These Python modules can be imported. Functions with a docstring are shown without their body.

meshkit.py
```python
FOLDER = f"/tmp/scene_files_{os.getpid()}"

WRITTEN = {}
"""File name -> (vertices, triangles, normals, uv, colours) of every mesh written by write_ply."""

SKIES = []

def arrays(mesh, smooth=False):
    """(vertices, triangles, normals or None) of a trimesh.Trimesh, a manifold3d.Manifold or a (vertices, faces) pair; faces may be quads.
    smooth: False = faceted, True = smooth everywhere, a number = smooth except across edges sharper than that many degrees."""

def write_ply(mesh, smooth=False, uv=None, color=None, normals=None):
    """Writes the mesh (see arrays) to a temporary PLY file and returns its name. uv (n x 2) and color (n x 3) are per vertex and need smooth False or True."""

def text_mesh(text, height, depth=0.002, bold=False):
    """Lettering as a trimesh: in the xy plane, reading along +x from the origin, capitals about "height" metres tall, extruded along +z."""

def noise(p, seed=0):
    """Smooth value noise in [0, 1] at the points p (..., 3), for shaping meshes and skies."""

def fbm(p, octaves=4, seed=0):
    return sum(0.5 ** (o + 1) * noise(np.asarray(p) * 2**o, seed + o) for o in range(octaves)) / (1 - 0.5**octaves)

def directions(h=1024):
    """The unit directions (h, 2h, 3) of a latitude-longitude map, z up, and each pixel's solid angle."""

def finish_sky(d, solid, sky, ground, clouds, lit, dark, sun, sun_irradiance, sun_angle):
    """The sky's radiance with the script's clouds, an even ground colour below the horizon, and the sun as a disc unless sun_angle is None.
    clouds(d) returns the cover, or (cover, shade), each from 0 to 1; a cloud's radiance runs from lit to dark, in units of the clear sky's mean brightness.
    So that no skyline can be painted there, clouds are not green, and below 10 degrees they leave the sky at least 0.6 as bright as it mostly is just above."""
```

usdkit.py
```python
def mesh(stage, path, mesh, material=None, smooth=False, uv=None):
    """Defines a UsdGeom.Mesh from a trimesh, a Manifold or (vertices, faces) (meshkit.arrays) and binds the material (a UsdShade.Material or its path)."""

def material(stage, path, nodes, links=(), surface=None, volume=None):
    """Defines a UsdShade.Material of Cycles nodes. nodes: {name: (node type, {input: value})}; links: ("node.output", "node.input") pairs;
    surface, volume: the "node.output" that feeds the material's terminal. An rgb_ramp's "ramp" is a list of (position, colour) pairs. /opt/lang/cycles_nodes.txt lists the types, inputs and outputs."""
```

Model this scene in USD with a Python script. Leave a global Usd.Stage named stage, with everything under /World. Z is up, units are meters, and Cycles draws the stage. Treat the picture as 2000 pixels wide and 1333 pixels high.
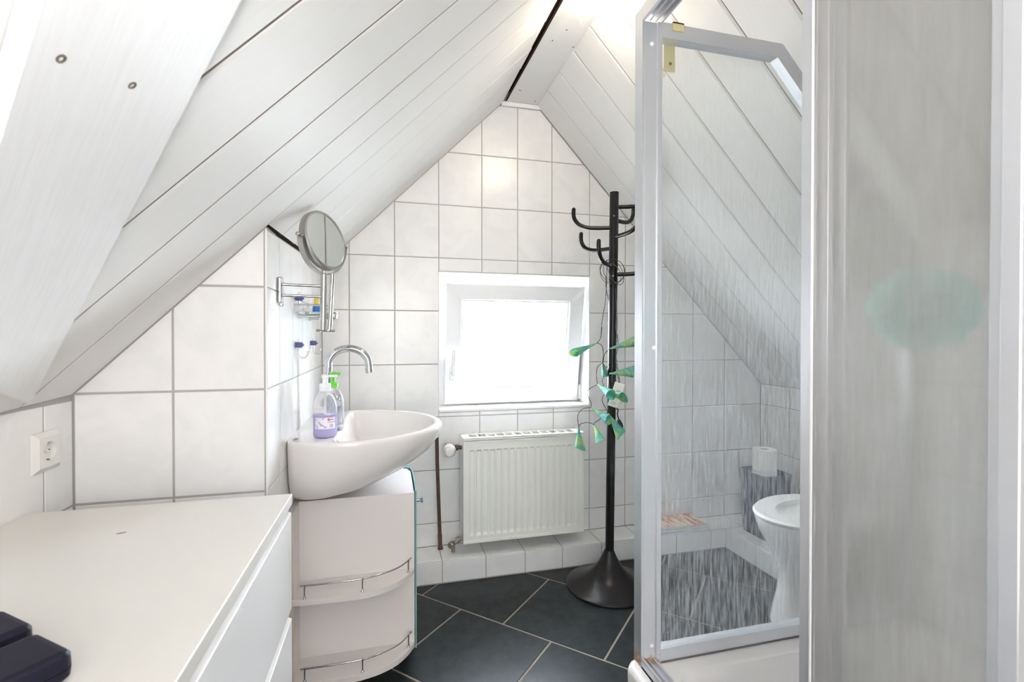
import math, random
import numpy as np, trimesh, usdkit, meshkit
import manifold3d as m3
from shapely.geometry import Polygon, box as sbox, Point
from shapely import affinity
from pxr import Usd, UsdGeom, UsdLux, UsdShade, Gf, Sdf

random.seed(7)
stage = Usd.Stage.CreateInMemory()
UsdGeom.SetStageUpAxis(stage, UsdGeom.Tokens.z)
UsdGeom.SetStageMetersPerUnit(stage, 1.0)
UsdGeom.Xform.Define(stage, '/World')
UsdGeom.Scope.Define(stage, '/World/Looks')

# ------------------------------------------------------------------ camera, sky, lights, exposure
EYE = np.array([0, 0, 1.087])
YAW, PITCH, ROLL, FPX = math.radians(14.37465), math.radians(-.48725), math.radians(-.00718), 936.578
def cam_axes():
    cy, sy, cp, sp = math.cos(YAW), math.sin(YAW), math.cos(PITCH), math.sin(PITCH)
    r, f, u = np.array([cy, -sy, 0]), np.array([sy, cy, 0]), np.array([0, 0, 1.])
    f, u = f * cp + u * sp, u * cp - f * sp
    return r, u, f
CR, CU, CF = cam_axes()
cam = UsdGeom.Camera.Define(stage, '/World/camera')
mx = np.eye(4); mx[0, :3], mx[1, :3], mx[2, :3], mx[3, :3] = CR, CU, -CF, EYE
cam.AddTransformOp().Set(Gf.Matrix4d(*mx.ravel().tolist()))
cam.CreateHorizontalApertureAttr(36.0); cam.CreateVerticalApertureAttr(36.0 * 1333 / 2000)
cam.CreateFocalLengthAttr(36.0 * FPX / 2000)
cam.CreateClippingRangeAttr(Gf.Vec2f(.01, 200))
cam.CreateFStopAttr(7.1); cam.CreateFocusDistanceAttr(1.9)
cam.CreateExposureAttr(1.62)

SKY = UsdLux.DomeLight.Define(stage, '/World/sky')
SKY.CreateIntensityAttr(5.0); SKY.CreateColorAttr(Gf.Vec3f(.82, .895, 1.0))
def rect_light(name, pos, look, w, h, power, col):
    l = UsdLux.RectLight.Define(stage, '/World/' + name)
    z = -np.asarray(look, float) / np.linalg.norm(look); x = np.cross([0, 0, 1.], z)
    x = x / np.linalg.norm(x) if np.linalg.norm(x) > 1e-6 else np.array([1., 0, 0])
    y = np.cross(z, x); m = np.eye(4); m[0, :3], m[1, :3], m[2, :3], m[3, :3] = x, y, z, pos
    l.AddTransformOp().Set(Gf.Matrix4d(*m.ravel().tolist()))
    l.CreateWidthAttr(w); l.CreateHeightAttr(h); l.CreateIntensityAttr(power); l.CreateColorAttr(Gf.Vec3f(*col))
    return l
# added fill light behind the camera, and the photographer's flash just above the lens
rect_light('doorway_light', (.15, -.93, 1.25), (0, 1, 0), .8, 1.4, 2.25, (1, .975, .95))
flash = UsdLux.DiskLight.Define(stage, '/World/flash'); fd = np.array([0, .6, .8]); fu = np.cross([1., 0, 0], -fd); fm = np.eye(4)
fm[0, :3], fm[1, :3], fm[2, :3], fm[3, :3] = (1, 0, 0), np.cross(-fd, [1., 0, 0]), -fd, (0, -.04, 1.27)
flash.AddTransformOp().Set(Gf.Matrix4d(*fm.ravel().tolist()))
flash.CreateRadiusAttr(.06); flash.CreateIntensityAttr(50.0); flash.CreateColorAttr(Gf.Vec3f(1, .985, .965))     # its head tilted up, so the floor gets none
LAMP_POWER = 17.0

# ------------------------------------------------------------------ helpers
used = {}
def free(parent, name):
    k = (parent, name); n = used.get(k, 0); used[k] = n + 1
    return f'{parent}/{name}' if n == 0 else f'{parent}/{name}_{n:03d}'
def tag(prim, label=None, cat=None, group=None, kind=None):
    for k, v in (('label', label), ('category', cat), ('group', group), ('kind', kind)):
        if v: prim.SetCustomDataByKey(k, v)
    return prim
ORG = {}
def thing(name, label, cat, loc=(0, 0, 0), group=None, kind=None):
    p = free('/World', name); x = UsdGeom.Xform.Define(stage, p)
    x.AddTranslateOp().Set(Gf.Vec3d(*map(float, loc))); ORG[p] = np.array(loc, float)
    return tag(x.GetPrim(), label, cat, group, kind)
def arr(m):
    if hasattr(m, 'to_mesh'):
        k = m.to_mesh(); return np.array(k.vert_properties[:, :3], float), np.array(k.tri_verts, int)
    if isinstance(m, (tuple, list)): return np.asarray(m[0], float), np.asarray(m[1], int)
    return np.array(m.vertices), np.array(m.faces)
def part(parent, name, mesh, mat, smooth=False, label=None, kind=None):
    """mesh in world coordinates; parent a thing or one of its parts"""
    pp = str(parent.GetPath()); top = '/'.join(pp.split('/')[:3]); o = ORG.get(top, np.zeros(3))
    v, f = arr(mesh)
    g = usdkit.mesh(stage, free(pp, name), (v - o, f), mat, smooth=smooth)
    return tag(g.GetPrim(), label, kind=kind)
def single(name, mesh, mat, label, cat, smooth=False, kind=None, group=None):
    g = usdkit.mesh(stage, free('/World', name), mesh, mat, smooth=smooth)
    return tag(g.GetPrim(), label, cat, group, kind)
def cat(*ms):
    vs, fs, n = [], [], 0
    for m in ms:
        v, f = arr(m)
        if f.shape[1] == 4: f = np.vstack([f[:, [0, 1, 2]], f[:, [0, 2, 3]]])
        vs.append(v); fs.append(f + n); n += len(v)
    return np.vstack(vs), np.vstack(fs)
def bx(x0, x1, y0, y1, z0, z1, r=0.0):
    if x0 > x1: x0, x1 = x1, x0
    if r <= 0:
        b = trimesh.creation.box(extents=(x1 - x0, y1 - y0, z1 - z0)); b.apply_translation(((x0 + x1) / 2, (y0 + y1) / 2, (z0 + z1) / 2)); return arr(b)
    pts = []
    for sx, a in ((1, x0), (-1, x1)):
        for sy, b in ((1, y0), (-1, y1)):
            for sz, c in ((1, z0), (-1, z1)):
                pts += [(a, b + sy * r, c + sz * r), (a + sx * r, b, c + sz * r), (a + sx * r, b + sy * r, c)]
    return arr(m3.Manifold.hull_points(np.array(pts, np.float64)))
def rbox(x0, x1, y0, y1, z0, z1, r, n=12):
    s = m3.Manifold.sphere(r, n)
    return arr(m3.Manifold.batch_hull([s.translate((x, y, z)) for x in (x0 + r, x1 - r) for y in (y0 + r, y1 - r) for z in (z0 + r, z1 - r)]))
def tube(P, r, n=10, closed=False, caps=True):
    P = np.asarray(P, float); N = len(P); rr = np.full(N, r) if np.ndim(r) == 0 else np.asarray(r, float)
    T = np.roll(P, -1, 0) - np.roll(P, 1, 0) if closed else np.gradient(P, axis=0)
    T /= np.maximum(np.linalg.norm(T, axis=1, keepdims=True), 1e-9)
    u = np.cross(T[0], [0, 0, 1.]);
    if np.linalg.norm(u) < 1e-3: u = np.cross(T[0], [1., 0, 0])
    V = []
    for i in range(N):
        u = u - T[i] * np.dot(u, T[i]); u /= np.linalg.norm(u); w = np.cross(T[i], u)
        a = np.arange(n) / n * 2 * np.pi
        V.append(P[i] + rr[i] * (np.cos(a)[:, None] * u + np.sin(a)[:, None] * w))
    V = np.vstack(V); F = []
    for i in range(N if closed else N - 1):
        for j in range(n):
            a, b, c, d = i * n + j, i * n + (j + 1) % n, ((i + 1) % N) * n + (j + 1) % n, ((i + 1) % N) * n + j
            F += [(a, b, c), (a, c, d)]
    if caps and not closed:
        k = len(V); V = np.vstack([V, P[0], P[-1]])
        for j in range(n):
            F.append((k, (j + 1) % n, j)); F.append((k + 1, (N - 1) * n + j, (N - 1) * n + (j + 1) % n))
    return V, np.array(F)
def spline(P, n=8):
    P = np.asarray(P, float); Q = np.vstack([2 * P[0] - P[1], P, 2 * P[-1] - P[-2]]); out = []
    for i in range(1, len(Q) - 2):
        t = np.linspace(0, 1, n, endpoint=False)[:, None]; a, b, c, d = Q[i - 1], Q[i], Q[i + 1], Q[i + 2]
        out.append(.5 * (2 * b + (c - a) * t + (2 * a - 5 * b + 4 * c - d) * t ** 2 + (3 * b - a - 3 * c + d) * t ** 3))
    return np.vstack(out + [P[-1:]])
def lathe(prof, c=(0, 0, 0), axis=(0, 0, 1), n=32):
    """prof: (radius, height) from bottom to top"""
    a = np.arange(n) / n * 2 * np.pi; V = []
    for r, z in prof: V.append(np.stack([r * np.cos(a), r * np.sin(a), np.full(n, z)], 1))
    V = np.vstack(V); F = []
    for i in range(len(prof) - 1):
        for j in range(n):
            p, q, s, t = i * n + j, i * n + (j + 1) % n, (i + 1) * n + (j + 1) % n, (i + 1) * n + j
            F += [(p, q, s), (p, s, t)]
    k = len(V); V = np.vstack([V, [[0, 0, prof[0][1]], [0, 0, prof[-1][1]]]]); m = (len(prof) - 1) * n
    for j in range(n): F += [(k, (j + 1) % n, j), (k + 1, m + j, m + (j + 1) % n)]
    z = np.asarray(axis, float) / np.linalg.norm(axis); x = np.cross([0, 1., 0], z)
    if np.linalg.norm(x) < 1e-3: x = np.cross([1., 0, 0], z)
    x /= np.linalg.norm(x); y = np.cross(z, x)
    return V @ np.stack([x, y, z]) + np.asarray(c, float), np.array(F)
def extrude(poly, h, O=(0, 0, 0), U=(1, 0, 0), V=(0, 1, 0)):
    """a shapely polygon in the plane (U, V) at O, extruded h along U x V"""
    U, V = np.asarray(U, float), np.asarray(V, float); W = np.cross(U, V); out = []
    for g in getattr(poly, 'geoms', [poly]):
        if g.is_empty: continue
        m = trimesh.creation.extrude_polygon(g, abs(h), engine='earcut'); v = np.array(m.vertices)
        v[:, 2] += min(h, 0)
        out.append((np.asarray(O, float) + v[:, :1] * U + v[:, 1:2] * V + v[:, 2:] * W, np.array(m.faces)))
    return cat(*out)
def tile_mesh(poly, O, U, V, t=.006, bev=.0012):
    """one tile: polygon (convex) in the plane, its glazed face at O, its edge bevelled; depth t behind"""
    U, V = np.asarray(U, float), np.asarray(V, float); W = np.cross(U, V)
    p = np.array(poly.exterior.coords)[:-1]
    if poly.exterior.is_ccw is False: p = p[::-1]
    q = poly.buffer(-bev, join_style=2, mitre_limit=3)
    q = np.array(q.exterior.coords)[:-1] if q.geom_type == 'Polygon' and not q.is_empty else p[:0]
    if len(q) == len(p):
        if Polygon(q).exterior.is_ccw is False: q = q[::-1]
        k = np.argmin(((q - p[0]) ** 2).sum(1)); q = np.roll(q, -k, 0)
    else: q = p.mean(0) + (p - p.mean(0)) * .985
    n = len(p)
    L = np.vstack([np.c_[p, np.full(n, -t)], np.c_[p, np.full(n, -bev)], np.c_[q, np.zeros(n)]])
    F = []
    for r in (0, 1):
        for j in range(n):
            a, b = r * n + j, r * n + (j + 1) % n; F += [(a, b, b + n), (a, b + n, a + n)]
    for j in range(1, n - 1): F.append((2 * n, 2 * n + j, 2 * n + j + 1))
    return np.asarray(O, float) + L[:, :1] * U + L[:, 1:2] * V + L[:, 2:] * W, np.array(F)
def tiling(parent, region, us, vs, O, U, V, joint=.0045, mat=None, holes=None, name='tile', extra=()):
    rects = [(us[i], us[i + 1], vs[j], vs[j + 1]) for i in range(len(us) - 1) for j in range(len(vs) - 1)] + list(extra)
    for (a, b, c, d) in rects:
        g = sbox(a + joint / 2, c + joint / 2, b - joint / 2, d - joint / 2).intersection(region)
        if holes is not None: g = g.difference(holes)
        for k in getattr(g, 'geoms', [g]):
            if k.geom_type == 'Polygon' and k.area > 4e-4:
                k = k.simplify(1e-5); part(parent, name, tile_mesh(k, O, U, V), mat)
def rot_about(m, P, axis, deg):
    v, f = arr(m); R = trimesh.transformations.rotation_matrix(math.radians(deg), axis, P); return v @ R[:3, :3].T + R[:3, 3], f
def shift(m, d): v, f = arr(m); return v + np.asarray(d, float), f
def ray(x, y):
    d = CR * (x - 1000) / FPX - CU * (y - 666.5) / FPX + CF; return d
def at_y(x, y, Y): d = ray(x, y); return EYE + d * Y / d[1]
def at_range(x, y, R): d = ray(x, y); return EYE + d * R / math.hypot(d[0], d[1])

# ------------------------------------------------------------------ materials
LK = '/World/Looks/'
def P(name, col, rough=.5, metal=0.0, spec=.5, **kw):
    return usdkit.material(stage, LK + name, {'p': ('principled_bsdf', dict(base_color=col, roughness=rough, metallic=metal, specular_ior_level=spec, **kw))}, [], surface='p.BSDF')
def speckled(name, c1, c2, scale=6., rough=.3, detail=4., lo=.35, hi=.65, bump=0., bscale=400., stretch=(1, 1, 1), metal=0., spec=.5, dist=.002, coat=0., distort=0.):
    nodes = {'g': ('texture_coordinate', {}), 'oi': ('object_info', {}), 'sh': ('math', dict(math_type='multiply', value2=37.0)),
             'm': ('mapping', dict(scale=stretch)), 'n': ('noise_texture', dict(dimensions='4D', scale=scale, detail=detail, roughness=.55, distortion=distort)),
             'r': ('rgb_ramp', {'ramp': [(lo, c1), (hi, c2)]}),
             'p': ('principled_bsdf', dict(roughness=rough, metallic=metal, specular_ior_level=spec, coat_weight=coat))}
    links = [('g.object', 'm.vector'), ('m.vector', 'n.vector'), ('oi.random', 'sh.value1'), ('sh.value', 'n.w'), ('n.fac', 'r.fac'), ('r.color', 'p.base_color')]
    if bump:
        nodes['b'] = ('noise_texture', dict(scale=bscale, detail=2.)); nodes['bu'] = ('bump', dict(strength=bump, distance=dist))
        links += [('m.vector', 'b.vector'), ('b.fac', 'bu.height'), ('bu.normal', 'p.normal')]
    return usdkit.material(stage, LK + name, nodes, links, surface='p.BSDF')
M_tile = speckled('glazed_tile', (.825, .823, .83), (.875, .868, .858), scale=7., rough=.27, detail=5., lo=.38, hi=.56, distort=1.2)
M_grout = P('grout', (.46, .44, .43), .9, spec=.2)
M_plank = speckled('white_plank', (.82, .804, .785), (.838, .822, .803), scale=3., rough=.45, stretch=(3, 60, 3), bump=.06, bscale=12, dist=.001, spec=.4)
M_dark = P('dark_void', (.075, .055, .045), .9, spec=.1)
M_brownedge = P('raw_edge', (.16, .09, .06), .7)
M_slate = speckled('slate_tile', (.014, .019, .021), (.028, .034, .036), scale=22., rough=.32, detail=8., bump=.25, bscale=90, dist=.001, spec=.22)
M_floorgrout = P('floor_grout', (.30, .26, .205), .9, spec=.2)
M_lam = P('white_laminate', (.75, .73, .695), .34)
M_front = P('drawer_white', (.83, .83, .835), .33)
M_van = P('vanity_laminate', (.76, .72, .70), .4)
M_vanedge = P('vanity_edge', (.66, .55, .45), .5)
M_ceramic = P('sanitary_ceramic', (.83, .80, .785), .07, coat_weight=.4)
M_chrome = P('chrome', (.52, .52, .54), .07, 1.0)
M_steel = P('brushed_steel', (.52, .505, .49), .28, 1.0)
M_alu = P('satin_aluminium', (.72, .735, .77), .34, .7)
M_black = P('black_enamel', (.007, .007, .0075), .27, spec=.4)
M_blackcable = P('black_cable', (.02, .02, .022), .5)
M_pvc = P('window_pvc', (.91, .91, .92), .22)
M_gasket = P('window_gasket', (.16, .16, .17), .6)
M_rad = P('radiator_enamel', (.88, .87, .83), .3)
M_brown = speckled('brown_pipe', (.075, .04, .03), (.11, .055, .04), scale=30., rough=.45)
M_brass = P('dull_brass', (.33, .29, .23), .42, .7)
M_navyplastic = P('navy_plastic', (.035, .045, .22), .35)
M_case = speckled('navy_case', (.006, .007, .020), (.009, .009, .026), scale=300., rough=.5, spec=.3)
M_white = P('white_plastic', (.82, .81, .78), .35)
M_mirror = P('mirror_glass', (.80, .82, .80), .01, 1.0)
M_teal = P('teal_glass', (.30, .62, .64), .08, transmission_weight=.35)
M_hookcream = P('cream_metal', (.78, .70, .38), .3, .3)
M_screw = P('screw_metal', (.20, .17, .13), .45, .6)
M_ink = P('print_ink', (.12, .12, .13), .6)
M_void = P('plughole_dark', (.02, .02, .02), .6)
M_paper = P('tissue_paper', (.86, .85, .82), .9, spec=.1)
M_navycloth = P('navy_bin', (.008, .012, .042), .5)
M_rust = P('terracotta_plastic', (.30, .09, .05), .45)
M_puff = P('turquoise_mesh', (.46, .97, .92), .7)
def mix_glass(name, haze, streak=(40, 40, 5), scale=1.0, rough=None, base=.05, tint=(.97, .98, .98), white=(.80, .82, .84), bump=0., lo=.38, top=1.):
    """clouded shower glass: see-through or rough refraction, mixed with limescale that scatters"""
    nodes = {'g': ('geometry', {}), 'm': ('mapping', dict(scale=streak)), 'n': ('noise_texture', dict(scale=scale, detail=6., roughness=.65)),
             'r': ('map_range', dict(from_min=lo, from_max=.72, to_min=base, to_max=haze, clamp=True)),
             'd': ('diffuse_bsdf', dict(color=white)), 't': ('translucent_bsdf', dict(color=white)), 'dt': ('mix_closure', dict(fac=.5)),
             'fr': ('fresnel', {}), 'io': ('map_range', dict(from_min=0., from_max=1., to_min=1.45, to_max=1 / 1.45, clamp=True)), 'gl': ('glossy_bsdf', dict(color=(1, 1, 1), roughness=.12)),
             'mm': ('mix_closure', {}), 'o': ('mix_closure', {})}
    nodes['s'] = ('transparent_bsdf', dict(color=tint)) if rough is None else ('refraction_bsdf', dict(color=tint, roughness=rough, IOR=1.25, distribution='ggx'))
    nodes['sz'] = ('separate_xyz', {}); nodes['hz'] = ('map_range', dict(from_min=1.2, from_max=1.55, to_min=1., to_max=top, clamp=True)); nodes['hm'] = ('math', dict(math_type='multiply'))   # splashes reach only so high
    links = [('g.position', 'm.vector'), ('m.vector', 'n.vector'), ('n.fac', 'r.value'), ('d.BSDF', 'dt.closure1'), ('t.BSDF', 'dt.closure2'),
             ('g.position', 'sz.vector'), ('sz.z', 'hz.value'), ('r.result', 'hm.value1'), ('hz.result', 'hm.value2'), ('hm.value', 'mm.fac'), ('s.BSDF', 'mm.closure1'), ('dt.closure', 'mm.closure2'),
             ('g.backfacing', 'io.value'), ('io.result', 'fr.IOR'), ('fr.fac', 'o.fac'), ('mm.closure', 'o.closure1'), ('gl.BSDF', 'o.closure2')]
    if bump:
        nodes['bn'] = ('noise_texture', dict(scale=220., detail=3.)); nodes['bu'] = ('bump', dict(strength=bump, distance=.002))
        links += [('g.position', 'bn.vector'), ('bn.fac', 'bu.height'), ('bu.normal', 'gl.normal')]
    return usdkit.material(stage, LK + name, nodes, links, surface='o.closure')
M_panelglass = mix_glass('clouded_panel_glass', .26, base=.01, streak=(170, 170, 16), bump=.6, lo=.42, top=.3, white=(.80, .82, .86))
M_doorglass = mix_glass('frosted_door_glass', .23, base=.165, white=(.93, .91, .89), tint=(.985, .975, .965), streak=(70, 70, 9), rough=.105)
M_pane = mix_glass('window_glass', .0, base=0.0, tint=(.97, .98, .98))
M_shelfglass = P('green_glass', (.80, .95, .90), .05, transmission_weight=.9, ior=1.3)
M_clearplastic = P('clear_plastic', (.93, .94, .97), .06, transmission_weight=.92, ior=1.2)
M_lilac = P('lilac_soap', (.50, .47, .80), .2)
M_lilacprint = P('lilac_print', (.42, .36, .60), .5)
M_labelwhite = P('label_paper', (.80, .78, .86), .4)
M_redprint = P('red_print', (.75, .06, .04), .4)
M_greenpump = P('green_pump', (.16, .62, .06), .3)
M_blueplastic = P('blue_plastic', (.03, .20, .62), .3)
M_yellowplastic = P('yellow_plastic', (.75, .55, .05), .35)
M_shade = usdkit.material(stage, LK + 'painted_paper', {
    'g': ('texture_coordinate', {}), 'n': ('noise_texture', dict(scale=40., detail=3., distortion=.5)),
    'r': ('rgb_ramp', {'ramp': [(.30, (.66, .55, .24)), (.42, (.42, .66, .30)), (.50, (.20, .60, .42)), (.62, (.16, .50, .58)), (.74, (.50, .74, .50))]}),
    'd': ('principled_bsdf', dict(roughness=.6)), 't': ('translucent_bsdf', {}), 'o': ('mix_closure', dict(fac=.4))},
    [('g.object', 'n.vector'), ('n.fac', 'r.fac'), ('r.color', 'd.base_color'), ('r.color', 't.color'), ('d.BSDF', 'o.closure1'), ('t.BSDF', 'o.closure2')], surface='o.closure')
M_lamp = P('opal_glass_lit', (.9, .88, .82), .3, emission_color=(1.0, .88, .70), emission_strength=LAMP_POWER)
M_post = usdkit.material(stage, LK + 'stained_aluminium', {
    'g': ('geometry', {}), 's': ('separate_xyz', {}), 'z': ('map_range', dict(from_min=.285, from_max=.36, to_min=1.0, to_max=0.0, clamp=True)),
    'n': ('noise_texture', dict(scale=60., detail=4.)), 'k': ('math', dict(math_type='multiply')), 'r': ('map_range', dict(from_min=.3, from_max=.45, to_min=0., to_max=1., clamp=True)),
    'c': ('mix', dict(color1=(.72, .735, .77), color2=(.36, .20, .10))), 'mt': ('map_range', dict(from_min=0., from_max=1., to_min=.75, to_max=0., clamp=True)),
    'p': ('principled_bsdf', dict(roughness=.34))},
    [('g.position', 's.vector'), ('s.z', 'z.value'), ('g.position', 'n.vector'), ('n.fac', 'k.value1'), ('z.result', 'k.value2'), ('k.value', 'r.value'),
     ('r.result', 'c.fac'), ('c.color', 'p.base_color'), ('r.result', 'mt.value'), ('mt.result', 'p.metallic')], surface='p.BSDF')

# ------------------------------------------------------------------ the room
XK, XS, XR, YC, YF, YB = -.686, -.289, 2.03, 1.2827, 2.2717, -1.0     # knee wall, side wall, right wall, chimney face, gable, back
H = [None] + [.959 - (h - 5) * .25 for h in range(1, 9)]
def zl(x, y): return x + 1.585 + .0455 * y                             # left slope
def zr(x): return 2.979 - 1.062 * x                                    # right slope
RIDGE = 2.227

# gable wall with the window opening
WX0, WX1, WZ0, WZ1 = .227, .989, .743, 1.393
far = thing('wall_far', 'white tiled gable wall around the small tilted window', 'wall', kind='structure')
line = Polygon([(XS, 0), (XR, 0), (XR, zr(XR)), ((2.979 - 2.206) / 1.062, 2.206), (2.206 - 1.585 - .0455 * YF, 2.206), (XS, zl(XS, YF))])
core = Polygon([(XS - .5, -.02), (XR + .2, -.02), (XR + .2, 1.2), (XR + .01, 1.2), (.80, 2.42), (.5, 2.42), (XS - .01, 1.50), (XS - .5, 1.5)])
hole = sbox(WX0, WZ0, WX1, WZ1)
Uf, Vf = (1, 0, 0), (0, 0, 1)                                           # U x V = -Y: towards the room
part(far, 'grout_bed', extrude(core.difference(hole), -.26, (0, YF + .0015, 0), Uf, Vf), M_grout)
cols = [XS, -.1736, .0255, WX0, .4327, .6107, .7880, .9900, 1.1910, 1.3915, 1.592, 1.793, XR]
oF = (0, YF, 0)
reg = line.buffer(-.001, join_style=2)
tiling(far, reg, [XS, -.1736, .0255, WX0], [.1] + H[:0:-1], oF, Uf, Vf, mat=M_tile)
tiling(far, reg, [.990, 1.191, 1.3915, 1.592, 1.793, XR], [.1] + H[:0:-1], oF, Uf, Vf, mat=M_tile)
tiling(far, reg, [WX0, .4327, .6107, .788, .990], [WZ1 + .003, H[3], H[2], H[1], 2.21], oF, Uf, Vf, mat=M_tile)
tiling(far, reg, [.0255, WX0], [H[1], 2.21], oF, Uf, Vf, mat=M_tile)
tiling(far, reg, [.224, .4218, .6107, .7966, .990], [.1, H[8], H[7], H[6], WZ0 - .012], oF, Uf, Vf, mat=M_tile)

# left knee wall, chimney face, side wall
knee = thing('wall_left', 'low tiled knee wall with the power socket behind the dresser', 'wall', kind='structure')
part(knee, 'grout_bed', bx(XK - .15, XK - .0015, YB - .1, YC + .2, -.02, .99), M_grout)
tiling(knee, sbox(YB, 0, YC, .944), [YB + .0, -.815, -.615, -.415, -.215, -.015, .186, .386, .587, .787, .988, 1.189, YC], [.0, .209, .459, .709, .959], (XK, 0, 0), (0, 1, 0), (0, 0, 1), mat=M_tile)
face = thing('wall_left_front', 'white tiled chimney face between the dresser and the sloping ceiling', 'wall', kind='structure')
fr = Polygon([(XK, 0), (XS - .001, 0), (XS - .001, zl(XS, YC)), (XK, zl(XK, YC))])
part(face, 'grout_bed', extrude(Polygon([(XK - .1, -.02), (XS - .004, -.02), (XS - .004, zl(XS, YC) + .006), (XK - .1, zl(XK - .1, YC) + .01)]), -.12, (0, YC + .0015, 0), Uf, Vf), M_grout)
tiling(face, fr.buffer(-.0008, join_style=2), [XK, -.4903, -.2935], [0, .209, .459, .709, .959, 1.209, 1.459], (0, YC, 0), Uf, Vf, joint=.005, mat=M_tile)
part(face, 'corner_strip', bx(XS - .0035, XS + .0005, YC - .0005, YC + .004, 0, zl(XS, YC) - .002, .0008), M_pvc)
side = thing('wall_left_side', 'tiled side wall beside the washbasin with hooks and magnifying mirror', 'wall', kind='structure')
sr = Polygon([(YC, 0), (YF, 0), (YF, zl(XS, YF)), (YC, zl(XS, YC))])
part(side, 'grout_bed', extrude(Polygon([(YC + .004, -.02), (YF + .1, -.02), (YF + .1, zl(XS, YF) + .005), (YC + .004, zl(XS, YC) - .003)]), -.15, (XS - .0015, 0, 0), (0, 1, 0), (0, 0, 1)), M_grout)
tiling(side, sr.buffer(-.006, join_style=2), [YC, 1.424, 1.603, 1.785, 1.967, 2.14, YF], [0, .209, .459, .709, .959, 1.209, 1.459], (XS, 0, 0), (0, 1, 0), (0, 0, 1), joint=.003, mat=M_tile)

right = thing('wall_right', 'low white tiled knee wall behind the toilet', 'wall', kind='structure')
part(right, 'grout_bed', bx(XR + .0015, XR + .15, YB - .1, YF + .1, -.02, zr(XR) + .05), M_grout)
Ur = (0, -1, 0)
tiling(right, sbox(-YF, 0, -.3, zr(XR) - .004), [-YF, -2.07, -1.87, -1.67, -1.47, -1.27, -1.07, -.87, -.67, -.47, -.3], [0, .209, .459, .709, .959], (XR, 0, 0), Ur, (0, 0, 1), mat=M_tile)

single('wall_back', bx(XK - .15, XR + .15, YB - .12, YB, -.02, 2.45), P('wall_paint', (.80, .79, .76), .7), 'plain white wall behind the photographer', 'wall', kind='structure')
shw = thing('wall_shower', 'white tiled partition at the near end of the shower', 'wall', kind='structure')
part(shw, 'grout_bed', extrude(Polygon([(.645, 0), (XR, 0), (XR, zr(XR)), (.72, zr(.72)), (.645, 2.22)]), .10, (0, .318, 0), Uf, Vf), M_grout)
tiling(shw, Polygon([(-.645, .286), (-1.47, .286), (-1.47, zr(1.47) - .01), (-.72, 2.2), (-.645, 2.2)]), [-1.47, -1.27, -1.07, -.87, -.645], [.28, .459, .709, .959, 1.209, 1.459, 1.709, 1.959, 2.21], (0, .3245, 0), (-1, 0, 0), (0, 0, 1), mat=M_tile)
shr = thing('wall_shower_right', 'short white tiled wall closing the shower under the slope', 'wall', kind='structure')
part(shr, 'grout_bed', bx(1.4715, 1.53, .318, 1.06, 0, zr(1.53)), M_grout)
tiling(shr, sbox(-1.06, .286, -.325, zr(1.47) - .03), [-1.06, -.94, -.74, -.54, -.325], [.28, .459, .709, .959, 1.209, 1.459], (1.47, 0, 0), Ur, (0, 0, 1), mat=M_tile)

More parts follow.
